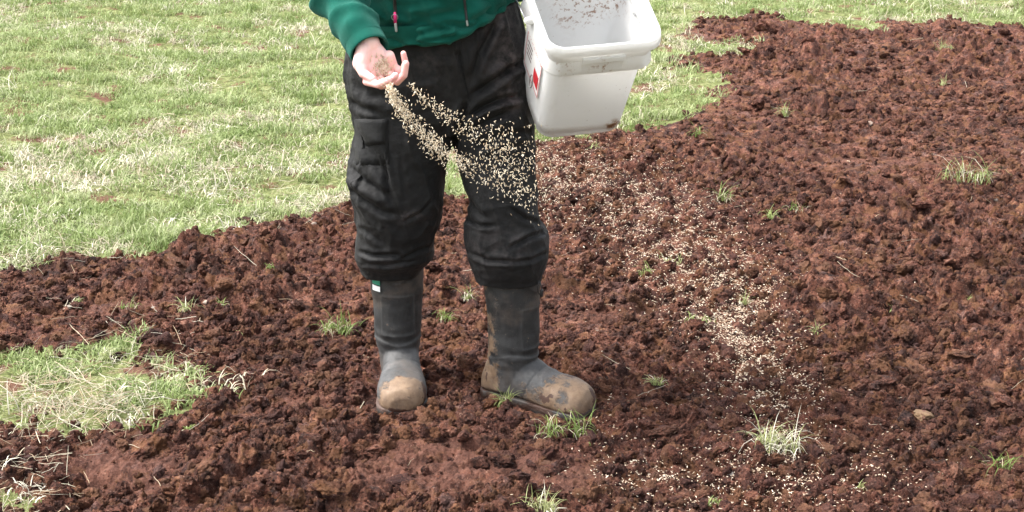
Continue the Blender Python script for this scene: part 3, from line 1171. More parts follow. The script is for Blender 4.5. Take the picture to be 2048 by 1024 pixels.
# bucket pose (its axis leans towards the viewer)
B_O = np.array([0.1883, -0.0294, 1.0784])
B_YAW, B_TILT, B_ROLL = 0.335, 0.583, 0.153
B_H, B_C, B_FL, B_E, B_A = 0.354, 0.1096, 0.10, 0.1196, 0.135
B_M = np.array(Matrix.Rotation(B_ROLL, 3, 'Y') @ Matrix.Rotation(B_TILT, 3, 'X') @ Matrix.Rotation(B_YAW, 3, 'Z'))


def bw(x, y, z):
    return B_M @ np.array([x, y, z]) + B_O


body = []
pel = np.array([-0.19, 0.21, 0.90])
chest = np.array([-0.20, 0.17, 1.28])
neck = np.array([-0.20, 0.12, 1.47])
body += [capsule(pel, .13, pel + (0, 0, .12), .13, 20), capsule(pel + (-.05, 0, .1), .12, chest + (-.05, 0, -.02), .105, 20), capsule(pel + (.05, 0, .1), .12, chest + (.05, 0, -.02), .105, 20),
         capsule(chest, .09, neck, .050), capsule(neck, .055, neck + (0, -.03, .08), .052)]
SH_R, SH_L = np.array([-.385, .17, 1.38]), np.array([-.02, .17, 1.38])
EL_R, WR_R = at_y(645, -70, .05), at_y(720, 60, -.10)
EL_L = np.array([.17, .30, 1.22])
GRIP = bw(-.02, B_A + .01, .006)
WR_L = GRIP + np.array([.03, .075, .03])
body += [capsule(chest + (-.06, 0, .02), .06, SH_R + (.03, 0, -.03), .04), capsule(chest + (.06, 0, .02), .06, SH_L + (-.03, 0, -.03), .04),
         capsule(SH_R + (.02, 0, -.03), .036, EL_R, .032), capsule(EL_R, .032, WR_R, .027), capsule(SH_L + (-.02, 0, -.03), .036, EL_L, .032), capsule(EL_L, .032, WR_L, .026)]
for k, (hip, ank) in enumerate(((np.array([-.28, .21, .86]), np.array([-.31, .22, .10])), (np.array([-.10, .20, .86]), np.array([.0, .115, .10])))):
    kn = (hip + ank) / 2 + np.array([0, -.04, .02])
    body += [capsule(hip, .075, kn, .048), capsule(kn, .046, ank, .030)]
hc = neck + np.array([0, -.055, .20])          # head: bends over the seed
body += [ellipsoid(hc, (.076, .096, .115)), ellipsoid(hc + (0, -.04, -.06), (.058, .062, .062)), capsule(hc + (0, -.095, .015), .010, hc + (0, -.118, -.022), .014),
         ellipsoid(hc + (-.078, .005, -.01), (.012, .022, .032)), ellipsoid(hc + (.078, .005, -.01), (.012, .022, .032)),
         capsule(hc + (-.035, -.085, .03), .012, hc + (.035, -.085, .03), .012), capsule(hc + (-.018, -.098, -.058), .008, hc + (.018, -.098, -.058), .008)]
body_me = remesh(body, 0.007, 4)
# gripping hand on the bucket's far rim
grip = [capsule(WR_L, .026, GRIP + np.array([.012, .03, .022]), .024), capsule(WR_L, .022, GRIP + np.array([-.025, .025, .022]), .022)]
for k, dx in enumerate((-.042, -.021, 0, .020)):
    a, b = bw(dx - .02, B_A + .035, .016), bw(dx - .02, B_A + .004, .024)
    c = bw(dx - .02, B_A - .022, .002 - .004 * (k == 1))
    d = bw(dx - .02, B_A - .022, -.022 + .006 * (k in (0, 3)))
    grip += [capsule(a, .011, b, .0098), capsule(b, .0098, c, .009), capsule(c, .009, d, .008)]
grip += [capsule(bw(.02, B_A + .045, .004), .012, bw(.045, B_A + .028, -.014), .010), capsule(bw(.045, B_A + .028, -.014), .010, bw(.05, B_A + .020, -.04), .0088)]
grip_me = remesh(grip, 0.003, 4)


def mesh_arrays(me):
    cc = get_co(me)
    n = len(me.polygons)
    lt = np.empty(n, np.int32)
    me.polygons.foreach_get('loop_total', lt)
    lv = np.empty(len(me.loops), np.int32)
    me.loops.foreach_get('vertex_index', lv)
    out, k = [], 0
    for q in lt:
        out.append(tuple(lv[k:k + q].tolist()))
        k += q
    return cc, out


hv, hf = mesh_arrays(hand_me)
bv, bf = mesh_arrays(body_me)
gv, gf = mesh_arrays(grip_me)
tips = np.array([hp(*f[3]) for f in FINGERS] + [thumb[3], thumb[2]] + [hp(*f[1]) for f in FINGERS] + [hp(*f[2]) for f in FINGERS])
red = np.concatenate([np.clip(sum(np.exp(-((hv - t_) ** 2).sum(1) / 0.018 ** 2) for t_ in tips) * 0.65, 0, 1), np.full(len(bv), .3), np.full(len(gv), .4)])
allv = np.concatenate([hv, bv, gv])
allf = hf + [tuple(i + len(hv) for i in q) for q in bf] + [tuple(i + len(hv) + len(bv) for i in q) for q in gf]
person = new_obj('person', allv, allf, M['skin'])
set_attr(person.data, 'red', red)
tag(person, 'person in green fleece jacket, black work trousers and muddy rubber boots casting seed by hand', 'person')
# nails of the seed hand's thumb
hairv = remesh([ellipsoid(hc + (0, .018, .03), (.083, .092, .100)), ellipsoid(hc + (0, .05, -.03), (.074, .06, .08))], 0.006, 3)
hco = get_co(hairv)
front = (hco[:, 1] < hc[1] - .045) & (hco[:, 2] < hc[2] + .055)
hco[front, 1] = hc[1] - .03 + (hco[front, 1] - hc[1]) * 0.1
hco += get_no(hairv) * (0.003 * fbm3(hco, 60, 3, 5))[:, None]
set_co(hairv, hco)
link_mesh('hair', hairv, M['hair'], person)
for sx in (-1, 1):
    new_obj('eye', *ellipsoid(hc + (sx * .032, -.083, .008), (.012, .010, .008)), M['eye'], person)

# ---- trousers
ROW_L = [(20, 705, 925, .20, .125), (110, 695, 925, .20, .128), (150, 688, 925, .20, .13), (200, 698, 922, .195, .13), (235, 705, 918, .19, .128), (260, 711, 912, .185, .125), (290, 707, 904, .18, .12),
         (325, 697, 892, .175, .118), (360, 692, 890, .17, .115), (390, 703, 888, .17, .112), (420, 712, 882, .175, .110), (460, 715, 872, .185, .106), (490, 713, 865, .195, .104),
         (510, 713, 866, .20, .105), (518, 715, 861, .205, .098), (527, 719, 851, .21, .090), (535, 723, 843, .212, .085), (543, 725, 840, .213, .083)]
ROW_R = [(0, 903, 1034, .20, .125), (40, 903, 1045, .20, .128), (100, 903, 1054, .20, .13), (150, 902, 1059, .195, .13), (200, 902, 1062, .19, .128), (260, 907, 1065, .175, .122), (300, 911, 1067, .165, .118),
         (330, 916, 1069, .155, .114), (370, 923, 1074, .14, .11), (400, 936, 1076, .13, .108), (430, 939, 1078, .125, .106), (450, 931, 1080, .12, .106), (465, 931, 1093, .12, .108),
         (485, 933, 1098, .118, .110), (513, 938, 1096, .115, .104), (534, 946, 1089, .112, .095), (547, 951, 1084, .11, .088), (560, 953, 1081, .11, .085)]
ROW_P = [(-60, 722, 1026, .21, .135), (0, 714, 1033, .205, .14), (60, 704, 1046, .20, .145), (110, 697, 1052, .20, .148), (160, 692, 1057, .20, .145), (220, 704, 1060, .195, .13), (255, 715, 1060, .19, .11)]
tr = remesh([loft(px_rings(ROW_L)), loft(px_rings(ROW_R)), loft(px_rings(ROW_P))], 0.0036, 5)
tco, tno = get_co(tr), get_no(tr)
tp = proj(tco)
# cloth: broad drape, sharper creases, bunching at knee and cuff
w1 = fbm3(tco + 2.0, 7.0, 2, 12)
ridge = (1 - np.abs(fbm3(np.stack([tco[:, 0] * 1.0 + 0.25 * tco[:, 2], tco[:, 1], tco[:, 2] * 1.7], 1) + 0.06 * w1[:, None], 9.0, 2, 22))) ** 2
bunch = np.sin(tco[:, 2] * 118 + 3.5 * noise3(tco[:, 0] * 8, tco[:, 1] * 8, tco[:, 2] * 5, 32) + 6 * tco[:, 0] * np.sign(tco[:, 0] + .16))
long_ = (1 - np.abs(fbm3(np.stack([tco[:, 0] * 1.5 + 0.35 * tco[:, 2], tco[:, 1] * 1.5, tco[:, 2] * 0.45], 1), 11.0, 2, 92))) ** 3
crease = (1 - np.abs(fbm3(np.stack([tco[:, 0] * 0.8 + 0.5 * tco[:, 2], tco[:, 1] * 0.8, tco[:, 2] * 1.9 - 0.9 * tco[:, 0]], 1), 12.0, 2, 62))) ** 3
low = np.clip((0.46 - tco[:, 2]) / 0.10, 0, 1) * np.clip((tco[:, 2] - 0.27) / 0.02, 0.15, 1)
tco = tco + tno * (0.005 * w1 + 0.003 * (1 - 0.75 * low) * (ridge - 0.55) + 0.0065 * (1 - low) * (long_ - 0.4) + 0.0022 * low * (crease - 0.5) + 0.0010 * fbm3(tco, 60, 2, 42))[:, None]
tr_strokes = [
    ([(915, 70), (920, 120), (930, 165), (938, 200)], 5, 5), ([(935, 200), (915, 260), (903, 325)], 7, 12), ([(925, 75), (936, 130), (944, 190)], 4, 3),
    ([(945, 190), (985, 165), (1020, 140), (1055, 120)], 7, 14), ([(935, 235), (965, 215), (1000, 200), (1045, 192)], 6, 16), ([(930, 270), (970, 245), (1020, 225)], 7, 12),
    ([(945, 160), (960, 110), (985, 60), (1000, 30)], 7, 12), ([(1010, 120), (1030, 160), (1040, 210)], 8, 4), ([(950, 300), (1000, 275), (1060, 262)], 7, 8),
    ([(765, 300), (770, 340), (776, 390), (790, 420)], 4, 4), ([(800, 310), (806, 360), (812, 400)], 4, 2.5), ([(712, 262), (735, 300), (770, 350), (790, 400)], 8, 9),
    ([(700, 340), (730, 365), (780, 395)], 8, 11),     ([(700, 375), (725, 400), (765, 425), (800, 430)], 6, 6), ([(870, 395), (845, 425), (805, 445)], 4, 4), ([(716, 502), (745, 512), (800, 510)], 4, 8), ([(866, 490), (835, 502), (800, 520)], 4, 6),
    ([(715, 452), (740, 468), (770, 490)], 5, 4), ([(722, 528), (770, 532), (835, 520)], 3.5, 4), ([(700, 200), (720, 215), (760, 225)], 6, 6),
    ([(700, 160), (740, 190), (800, 200)], 9, 5), ([(860, 250), (890, 290), (900, 330)], 8, 5), ([(700, 330), (715, 350), (722, 375)], 5, 6),
    ([(933, 440), (960, 452), (990, 452)], 4, 7), ([(1092, 464), (1060, 474), (1020, 496)], 4.5, 8), ([(1080, 446), (1050, 438), (1020, 415)], 4.5, 6), ([(938, 505), (975, 522), (1030, 524)], 4, 7),
    ([(1095, 505), (1065, 520), (1030, 524)], 4, 6), ([(938, 400), (955, 425), (975, 440)], 5, 5)]
set_co(tr, tco)
tco = tco + get_no(tr) * stroke_disp(tco, get_no(tr), tr_strokes)[:, None]
set_co(tr, tco)
trousers = link_mesh('trousers', tr, M['cotton'], person)
tp = proj(tco)


def spot(p, x, y, rx, ry):
    return np.exp(-((p[:, 0] - x) / rx) ** 2 - ((p[:, 1] - y) / ry) ** 2)


dust_highlight = 0.9 * spot(tp, 1025, 200, 30, 25) + 0.7 * spot(tp, 1020, 120, 40, 50) + 0.6 * spot(tp, 1010, 40, 40, 40) + 0.55 * spot(tp, 825, 435, 35, 12) + 0.4 * spot(tp, 1000, 500, 60, 40) \
    + 0.25 * spot(tp, 770, 540, 40, 20) + 0.25 * spot(tp, 850, 130, 60, 40) + 0.04  # dust and fading; upper right thigh spots also paint its grey highlights
set_attr(tr, 'dust_highlight', np.clip(dust_highlight, 0, 1))
trouser_bvh = None
from mathutils.bvhtree import BVHTree


def bvh_of(ob):
    me = ob.data
    cc, ff = mesh_arrays(me)
    return BVHTree.FromPolygons([tuple(q) for q in cc], ff)


BT = bvh_of(trousers)


def hit(bvh, px, py):
    r_ = Vector(ray(px, py)).normalized()
    loc, nrm, _, _ = bvh.ray_cast(Vector(CAM), r_)
    return (np.array(loc), np.array(nrm)) if loc is not None else (None, None)


def decal(bvh, outline, lift, thick, name, mat, parent, inset=0.0, grid=7):
    """a padded piece of cloth lying on a curved surface; outline = 4 corners (photo px), clockwise from top left"""
    A, B, C_, D = [np.array(q, float) for q in outline]
    n = grid
    top, bot = [], []
    for i in range(n):
        for j in range(n):
            u, v = j / (n - 1), i / (n - 1)
            q = (A * (1 - u) + B * u) * (1 - v) + (D * (1 - u) + C_ * u) * v
            loc, nm = hit(bvh, *q)
            edge = min(u, 1 - u, v, 1 - v)
            top.append(loc + nm * (lift + thick * (1 if edge > 0 else 0.45)))
            bot.append(loc - nm * 0.004)
    f = []
    N = n * n
    for i in range(n - 1):
        for j in range(n - 1):
            a = i * n + j
            f.append((a, a + n, a + n + 1, a + 1))
            f.append((N + a, N + a + 1, N + a + n + 1, N + a + n))
    rim = [j for j in range(n)] + [i * n + n - 1 for i in range(1, n)] + [(n - 1) * n + j for j in range(n - 2, -1, -1)] + [i * n for i in range(n - 2, 0, -1)]
    for k in range(len(rim)):
        a, b = rim[k], rim[(k + 1) % len(rim)]
        f.append((a, b, N + b, N + a))
    return new_obj(name, top + bot, f, mat, parent)


def line_on(bvh, pts, rad, name, mat, parent, lift=0.0, sub=6):
    P_ = []
    for a, b in zip(pts[:-1], pts[1:]):
        for k in range(sub):
            u = k / sub
            loc, nm = hit(bvh, a[0] * (1 - u) + b[0] * u, a[1] * (1 - u) + b[1] * u)
            if loc is not None:
                P_.append(loc + nm * lift)
    loc, nm = hit(bvh, *pts[-1])
    if loc is not None:
        P_.append(loc + nm * lift)
    return new_obj(name, *tube(P_, rad, 6), mat, parent)


decal(BT, [(708, 240), (776, 240), (778, 330), (712, 330)], .0005, .0015, 'cargo_pocket', M['cotton'], trousers)
decal(BT, [(712, 238), (776, 238), (770, 288), (732, 290)], .002, .005, 'pocket_flap', M['cotton'], trousers)
line_on(BT, [(770, 300), (773, 340), (777, 385)], .0011, 'side_seam', M['seam'], trousers, .0005)
line_on(BT, [(916, 72), (921, 120), (931, 165), (938, 198)], .0013, 'fly_seam', M['seam'], trousers, .0005)
line_on(BT, [(938, 200), (917, 260), (906, 318)], .0013, 'inside_seam', M['seam'], trousers, .0005)
decal(BT, [(905, 66), (919, 62), (923, 108), (911, 110)], .002, .003, 'belt_loop', M['cotton'], trousers, grid=4)
cp, cn = hit(BT, 1078, 562)
cp = at_y(1081, 566, 0.10) if cp is None else cp
loopc = [cp + np.array([a, -.004, b]) for a, b in ((0, .002), (.006, -.012), (.007, -.028), (.003, -.036), (-.002, -.030), (-.003, -.014), (-.001, .002))]
cord = new_obj('drawcord', *tube(loopc, .0014, 6), M['blackplastic'], trousers)
new_obj('cord_toggle', *capsule(loopc[2] + (0, -.002, .004), .0045, loopc[2] + (-.001, -.002, -.009), .004), M['blackplastic'], trousers)

# ---- jacket
HEM = np.array([(660, 88), (690, 92), (775, 94), (860, 91), (900, 79), (930, 66), (965, 46), (1000, 25), (1030, 2), (1060, -20)], float)
rings = []
NT_ = 96
th = np.linspace(0, 2 * np.pi, NT_, endpoint=False)
jc = np.array([-0.188, 0.20])
JR = 0.213
base = []
for a in th:
    xw, yw = jc[0] + JR * np.sign(math.cos(a)) * abs(math.cos(a)) ** .9, jc[1] + 0.168 * np.sign(math.sin(a)) * abs(math.sin(a)) ** .9
    z_ = 0.98
    for _ in range(6):
        q = proj(np.array([xw, yw, z_]))
        pyh = np.interp(q[0], HEM[:, 0], HEM[:, 1])
        z_ = at_y(q[0], pyh, yw)[2]
    base.append((xw, yw, z_))
base = np.array(base)
back = np.clip((base[:, 1] - jc[1]) / .16, 0, 1)
base[:, 2] = base[:, 2] * (1 - back) + (1.0 + 0.25 * (base[:, 0] - jc[0])) * back
levels = [(-.004, .955), (-.004, .985), (0.002, 1.0), (.010, 1.012), (.022, 1.008), (.034, .998), (.05, 1.0), (.07, 1.015), (.09, 1.025), (.12, 1.03), (.16, 1.02), (.22, 1.0), (.30, .98), (.38, .95)]
inner = base.copy()
inner[:, :2] = jc + (base[:, :2] - jc) * .95
inner[:, 2] += .05
rings = [inner]
for dz, sc in levels:
    r_ = base.copy()
    r_[:, :2] = jc + (base[:, :2] - jc) * sc
    blend = np.clip(dz / .38, 0, 1)
    r_[:, 2] = (base[:, 2] + dz) * (1 - blend) + 1.36 * blend
    r_[:, 1] -= .03 * blend
    r_[:, 0] -= .01 * blend
    rings.append(r_)
for z_, sx, sy, dy in ((1.40, .205, .125, -.03), (1.435, .165, .11, -.045), (1.465, .095, .088, -.06), (1.50, .066, .070, -.075), (1.53, .064, .068, -.085)):
    rings.append(se_ring(np.array([jc[0] - .01, jc[1] + dy, z_]), sx, sy, NT_, 1.0))
v_, f_ = loft(rings, cap=False)
# denser cloth: subdivide then fold
tor = bpy.data.meshes.new('torso')
tor.from_pydata([tuple(q) for q in v_], [], f_)
tmp = bpy.data.objects.new('tmp', tor)
col.objects.link(tmp)
md = tmp.modifiers.new('s', 'SUBSURF')
md.levels = md.render_levels = 2
tor2 = bpy.data.meshes.new_from_object(tmp.evaluated_get(bpy.context.evaluated_depsgraph_get()))
bpy.data.objects.remove(tmp)
jco, jno = get_co(tor2), get_no(tor2)
if (jno * (jco - np.array([jc[0], jc[1], 1.1]))).sum(1).mean() < 0:
    jno = -jno
jf = fbm3(np.stack([jco[:, 0] * .7, jco[:, 1] * .7, jco[:, 2] * 2.2], 1), 11, 2, 71)
jr = (1 - np.abs(fbm3(np.stack([jco[:, 0] * .8 + .4 * jco[:, 2], jco[:, 1], jco[:, 2] * 2.0], 1), 13, 2, 81))) ** 2
jco = jco + jno * (.009 * jf + .016 * (jr - .5))[:, None]
jstrokes = [([(800, 78), (850, 66), (900, 60), (960, 45)], 7, 9), ([(760, 60), (820, 48), (880, 52), (930, 44)], 8, 10), ([(800, 30), (860, 34), (920, 20)], 7, 5), ([(770, 84), (840, 84), (900, 72), (960, 38), (1010, 8)], 4, 4),
            ([(940, 40), (985, 20), (1015, 0)], 6, 5), ([(760, 25), (780, 40), (800, 66)], 6, 6)]
jco = jco + jno * stroke_disp(jco, jno, jstrokes)[:, None]
set_co(tor2, jco)
tv, tf = mesh_arrays(tor2)


def sleeve(path, radii, seed, fold=1.0, cuff=True):
    """a tube of cloth, turned in at the cuff"""
    path = np.array(path, float)
    seg = np.concatenate([[0], np.cumsum(np.linalg.norm(path[1:] - path[:-1], axis=1))])
    n = 70
    ss = np.linspace(0, seg[-1], n)
    P_ = np.stack([np.interp(ss, seg, path[:, k]) for k in range(3)], 1)
    for _ in range(6):
        P_[1:-1] = (P_[:-2] + P_[1:-1] * 2 + P_[2:]) / 4
    rr = np.interp(ss, seg, radii)
    nn = 48
    rg = []
    u0 = None
    for i in range(n):
        d = P_[min(i + 1, n - 1)] - P_[max(i - 1, 0)]
        u, v, d = frame_of(d)
        if u0 is not None:
            u = u0 - d * (u0 @ d)
            u /= np.linalg.norm(u)
            v = np.cross(d, u)
        u0 = u
        a = np.linspace(0, 2 * np.pi, nn, endpoint=False)
        dirs = np.outer(np.cos(a), u) + np.outer(np.sin(a), v)
        base_ = P_[i] + dirs * rr[i]
        q = base_
        f1 = fbm3(q * np.array([1, 1, 1.2]), 12, 2, seed)
        diag = 1.4 - 2.2 * np.abs(np.sin(0.5 * (ss[i] * 95 + 2.2 * np.cos(a + 1.0 + ss[i] * 6) + 2.5 * noise3(q[:, 0] * 9, q[:, 1] * 9, q[:, 2] * 9, seed + 4))))
        env = np.clip((seg[-1] - ss[i] - .03) / .03, 0, 1)
        rg.append(base_ + dirs * ((.008 * f1 + .0085 * diag * (.6 + .7 * noise3(q[:, 0] * 6, q[:, 1] * 6, q[:, 2] * 6, seed + 8))) * env * fold * (.35 + .65 * np.clip((ss[i] / seg[-1] - .4) / .2, 0, 1)))[:, None])
    if cuff:
        e, d = P_[-1], (P_[-1] - P_[-3]) / np.linalg.norm(P_[-1] - P_[-3])
        for off, k in ((.002, .97), (.0, .90), (-.012, .86), (-.05, .82)):
            rg.append(e + d * off + (rg[n - 1] - P_[-1]) * k)
    return loft(rg, cap=False)


CU = at_y(739, 101, -0.158)
sl1 = sleeve([SH_R + (0, 0, -.01), (SH_R + EL_R) / 2 + (-.01, .01, 0), EL_R, EL_R * .55 + CU * .45 + (-.006, 0, 0), EL_R * .2 + CU * .8, CU], [.076, .067, .060, .056, .049, .0475], 5, 1.5)
CU2 = WR_L * .8 + EL_L * .2
sl2 = sleeve([SH_L, (SH_L + EL_L) / 2, EL_L, EL_L * .4 + CU2 * .6, CU2], [.078, .070, .064, .055, .046], 9)
jv, jfc = join([(tv, tf), sl1, sl2])
jacket = new_obj('jacket', jv, jfc, M['fleece'], person)
BJ = bvh_of(jacket)
# cuff band stitched round the sleeve end
dcu = CU - (EL_R * .2 + CU * .8)
dcu /= np.linalg.norm(dcu)
tp_ = []
u, v, d = frame_of(dcu)
for a in np.linspace(0, 2 * np.pi, 40):
    tp_.append(CU - d * .030 + (u * math.cos(a) + v * math.sin(a)) * .0482)
new_obj('cuff_seam', *tube(tp_, .0012, 5), M['fleece'], jacket)
line_on(BJ, [(789, -60), (789, -20), (790, 12), (792, 30)], .0045, 'front_zip', M['blackplastic'], jacket, .0)
line_on(BJ, [(925, -30), (930, 10), (934, 44)], .0035, 'pocket_zip', M['blackplastic'], jacket, .0)
new_obj('pocket_zip_pull', *capsule(hit(BJ, 934, 42)[0] + (0, -.004, 0), .0025, hit(BJ, 935, 50)[0] + (0, -.004, 0), .0025), M['greycord'], jacket)
zp, _ = hit(BJ, 790, 30)
zp = zp + np.array([0, -.007, 0])
pull = new_obj('zip_pull', *tube([zp + (0, 0, .008), zp + (.001, -.001, -.002), zp + (.001, -.001, -.018)], [.0026, .0042, .0036], 8), M['pink'], jacket)
pull['label'] = 'pink zip pull with grey cord end'
new_obj('zip_ring', *tube([zp + np.array([.0075 * math.sin(a), -.003, -.004 + .0075 * math.cos(a)]) for a in np.linspace(0, 6.283, 14)], .0009, 5), M['wire'], jacket)
new_obj('cord_end', *capsule(zp + (.0015, -.002, -.020), .0034, zp + (.003, -.003, -.037), .0030), M['greycord'], jacket)

# ---- boots
FOOT = [(-.004, .020, .050), (.004, .034, .085), (.02, .043, .115), (.05, .048, .135), (.09, .050, .142), (.125, .051, .132), (.16, .054, .112), (.20, .059, .094), (.235, .063, .088), (.265, .0635, .086), (.29, .058, .079),
        (.308, .046, .070), (.318, .028, .050)]
SHAFT = [(.03, .072, .058, .046), (.07, .074, .060, .049), (.10, .078, .062, .052), (.13, .084, .066, .056), (.16, .086, .067, .0585), (.20, .086, .066, .060), (.25, .084, .067, .062), (.30, .082, .070, .0655), (.345, .082, .072, .067), (.37, .082, .070, .066)]


def make_boot(b, label):
    rings_ = []
    a = np.linspace(0, 2 * np.pi, 32, endpoint=False)
    for lx, hw, top in FOOT:
        mid = top * .42
        cy = np.sign(np.cos(a)) * np.abs(np.cos(a)) ** .85 * hw
        sz = np.where(np.sin(a) > 0, mid + (top - mid) * np.abs(np.sin(a)) ** .9, mid - (mid - .014) * np.abs(np.sin(a)) ** .45)
        rings_.append(np.stack([np.full(32, lx), cy + .006 * math.sin(lx / .31 * 3.1), sz], 1))
    sh = []
    for z_, cx, rx, ry in SHAFT:
        sh.append(se_ring(np.array([cx, 0, z_]), rx * 1.04, ry * 1.08, 32, 1.0))
    me = remesh([loft(rings_), loft(sh)], .0034, 8)
    cc, nn = get_co(me), get_no(me)
    k = b['seed']
    cc = cc + nn * (.0022 * fbm3(cc + k, 14, 2, k) + .0008 * fbm3(cc + k, 40, 2, k + 3))[:, None]
    # ankle creases and raised overlays
    ank = np.exp(-((cc[:, 2] - .125 - .25 * (cc[:, 0] - .08)) / .03) ** 2)
    cc += nn * (.0010 * ank * np.sin(cc[:, 2] * 210 + 40 * cc[:, 0]))[:, None]
    def bandline(d, w, h):
        return h * np.exp(-(d / w) ** 2)
    over = cc[:, 2] - (.128 + .30 * np.clip(cc[:, 0] - .06, -.06, .12) - 9.0 * np.clip(cc[:, 0] - .10, 0, 1) ** 2)
    cc += nn * (np.where(over < 0, .0006, 0) + bandline(over, .0025, .0010))[:, None]
    vamp = cc[:, 0] - (.150 + .45 * (cc[:, 2] - .05))
    cc -= nn * bandline(vamp, .002, .0022)[:, None] * (cc[:, 2] < .13)[:, None]
    toe = cc[:, 0] - (.232 - .3 * (cc[:, 2] - .05))
    cc += nn * np.where(toe > 0, .0016, 0)[:, None]
    # shin panel
    sp = np.maximum(np.abs(cc[:, 1]) / .042, np.abs(cc[:, 2] - .215) / .055)
    cc += nn * (bandline(sp - 1, .05, .0014) * (cc[:, 0] > .08))[:, None]
    set_co(me, cc)
    n1, n2 = fbm3(cc + k, 18, 4, k + 11), fbm3(cc + k, 45, 4, k + 21)
    dust_ = np.clip((.150 - cc[:, 2] + .02 * n1) / .05, 0, 1) * .60 + .16 * np.clip(n1, 0, 1) + .03
    dust_ += bandline(over, .003, .25) + bandline(sp - 1, .06, .25) * (cc[:, 0] > .08)
    mud = np.clip((cc[:, 0] - (.232 if b['name'] == 'far' else .240) + .045 * n1 + (.02 if b['name'] == 'far' else 0) + .012 * n2 + (.075 - cc[:, 2]) * .45) / .06, 0, 1)
    low_ = np.clip((.030 - cc[:, 2] + .02 * n1) / .012, 0, 1)
    mud = np.maximum(mud, low_)
    if b['name'] == 'far':       # mud on the instep and up the inner side
        inner_side = np.clip((-cc[:, 1] * 1.0 - .005 + .03 * n1) / .02, 0, 1)
        heel = np.clip((.09 - cc[:, 0]) / .04, 0, 1)
        mud = np.maximum(mud, heel * np.clip((.17 - cc[:, 2] + .05 * n1) / .03, 0, 1) * np.clip(inner_side + .35, 0, 1) * .9)
        mud = np.maximum(mud, heel * inner_side * np.clip((n1 + .1) * 2, 0, 1) * .55 * (cc[:, 2] > .15))
        mud = np.maximum(mud, np.clip((.075 - cc[:, 2] + .03 * n1) / .03, 0, 1) * np.clip((cc[:, 0] - .12) / .05, 0, 1) * .65)
    wet = np.clip((n2 + .55 * fbm3(cc, 12, 2, k + 31) - .62) / .12, 0, 1) * mud * .85
    wet = np.maximum(wet, np.clip((.024 - cc[:, 2] + .010 * n2) / .006, 0, 1) * .9)
    set_attr(me, 'dust_highlight', np.clip(dust_, 0, 1))
    set_attr(me, 'mud', np.clip(mud, 0, 1))
    set_attr(me, 'wet', np.clip(wet, 0, 1))
    o = link_mesh('boot', me, M['rubber'], person)
    Mx = Matrix.Translation((b['heel'][0], b['heel'][1], 0.006)) @ Matrix.Rotation(b['ang'], 4, 'Z')
    o.matrix_local = Mx
    o['label'] = label
    # sole: a slab a little wider than the foot, with heel step and lugs
    out = []
    for lx, hw, top in FOOT:
        out.append((lx, hw + .004))
    pl = [(x_, w_ + .006 * math.sin(x_ / .31 * 3.1)) for x_, w_ in out] + [(x_, -w_ + .006 * math.sin(x_ / .31 * 3.1)) for x_, w_ in out[::-1]]
    rg = []
    for z_, k2 in ((-.006, .95), (-.004, .985), (.010, 1.0), (.018, 1.0), (.021, .985), (.021, .9)):
        rg.append(np.array([(.15 + (x_ - .15) * k2, y_ * k2, z_ + (.006 if .10 < x_ < .15 and z_ < 0 else 0)) for x_, y_ in pl]))
    so = new_obj('sole', *loft(rg), M['rubber'], o)
    scc = get_co(so.data)
    ns = fbm3(scc + k, 40, 3, k + 41)
    set_attr(so.data, 'dust_highlight', np.full(len(scc), .4))
    set_attr(so.data, 'mud', np.clip(.5 + ns, 0, 1))
    set_attr(so.data, 'wet', np.clip(.62 + .6 * ns, 0, 1))
    return o


BOOTS[0]['seed'], BOOTS[1]['seed'] = 3, 8
boot_a = make_boot(BOOTS[0], 'dusty grey rubber boot with tan muddy toe pointing at the viewer')
boot_b = make_boot(BOOTS[1], 'muddy rubber boot turned sideways with tan mud on toe and heel')
# small green and white tag near the top of the first boot
bt = boot_a
for nm, z0, z1, mt in (('boot_tag_green', .300, .325, 'taggreen'), ('boot_tag_white', .282, .297, 'tagwhite')):
    rg = []
    for z_ in (z0, z1):
        for ang_ in np.radians([-62, -54, -46, -38]):
            rg.append((.082 + (.0762) * math.cos(ang_), (.0742) * math.sin(ang_), z_))
    new_obj('boot_tag', rg, [(0, 1, 5, 4), (1, 2, 6, 5), (2, 3, 7, 6)], M[mt], bt)

# ---- seed heaped in the palm
n = 260
hb = bvh_of(person)
hpz = []
while len(hpz) < n:
    px, py = rng.normal(765, 9), rng.normal(135, 11)
    loc, nm_ = hit(hb, px, py)
    if loc is None or loc[1] > -.1:
        continue
    hpz.append(loc + nm_ * rng.uniform(.0003, .0025))
scatter('palm_seed', [template('seed', *spindle(.008, .0012), [M['seed_lit']]), template('seed', *spindle(.009, .0013), [M['seed_lit']])], np.array(hpz), rng.random((n, 3)) * 6.283, rng.uniform(.7, 1.0, n), rng.integers(0, 2, n),
        'small heap of pale seed held in the open palm', 'seed')

# ------------------------------------------------------------------ the bucket
def rsq(h, r, z, n=8, bulge=0.0):
    """rounded square outline, half width h, corner radius r"""
    pts_ = []
    for q in range(4):
        cx, cy = [(1, 1), (-1, 1), (-1, -1), (1, -1)][q]
        for a in np.linspace(q * 90, q * 90 + 90, n):
            a = math.radians(a)
            pts_.append((cx * (h - r) + r * math.cos(a), cy * (h - r) + r * math.sin(a), z))
        a0 = np.array(pts_[-1])
        qn = (q + 1) % 4
        nx, ny = [(1, 1), (-1, 1), (-1, -1), (1, -1)][qn]
        a1 = np.array((nx * (h - r) + r * math.cos(math.radians(qn * 90)), ny * (h - r) + r * math.sin(math.radians(qn * 90)), z))
        for k in range(1, 10):
            u = k / 10
            p_ = a0 * (1 - u) + a1 * u
            out = np.array([[0, 1, 0], [-1, 0, 0], [0, -1, 0], [1, 0, 0]][q], float)
            pts_.append(tuple(p_ + out * bulge * math.sin(math.pi * u)))
    return np.array(pts_)


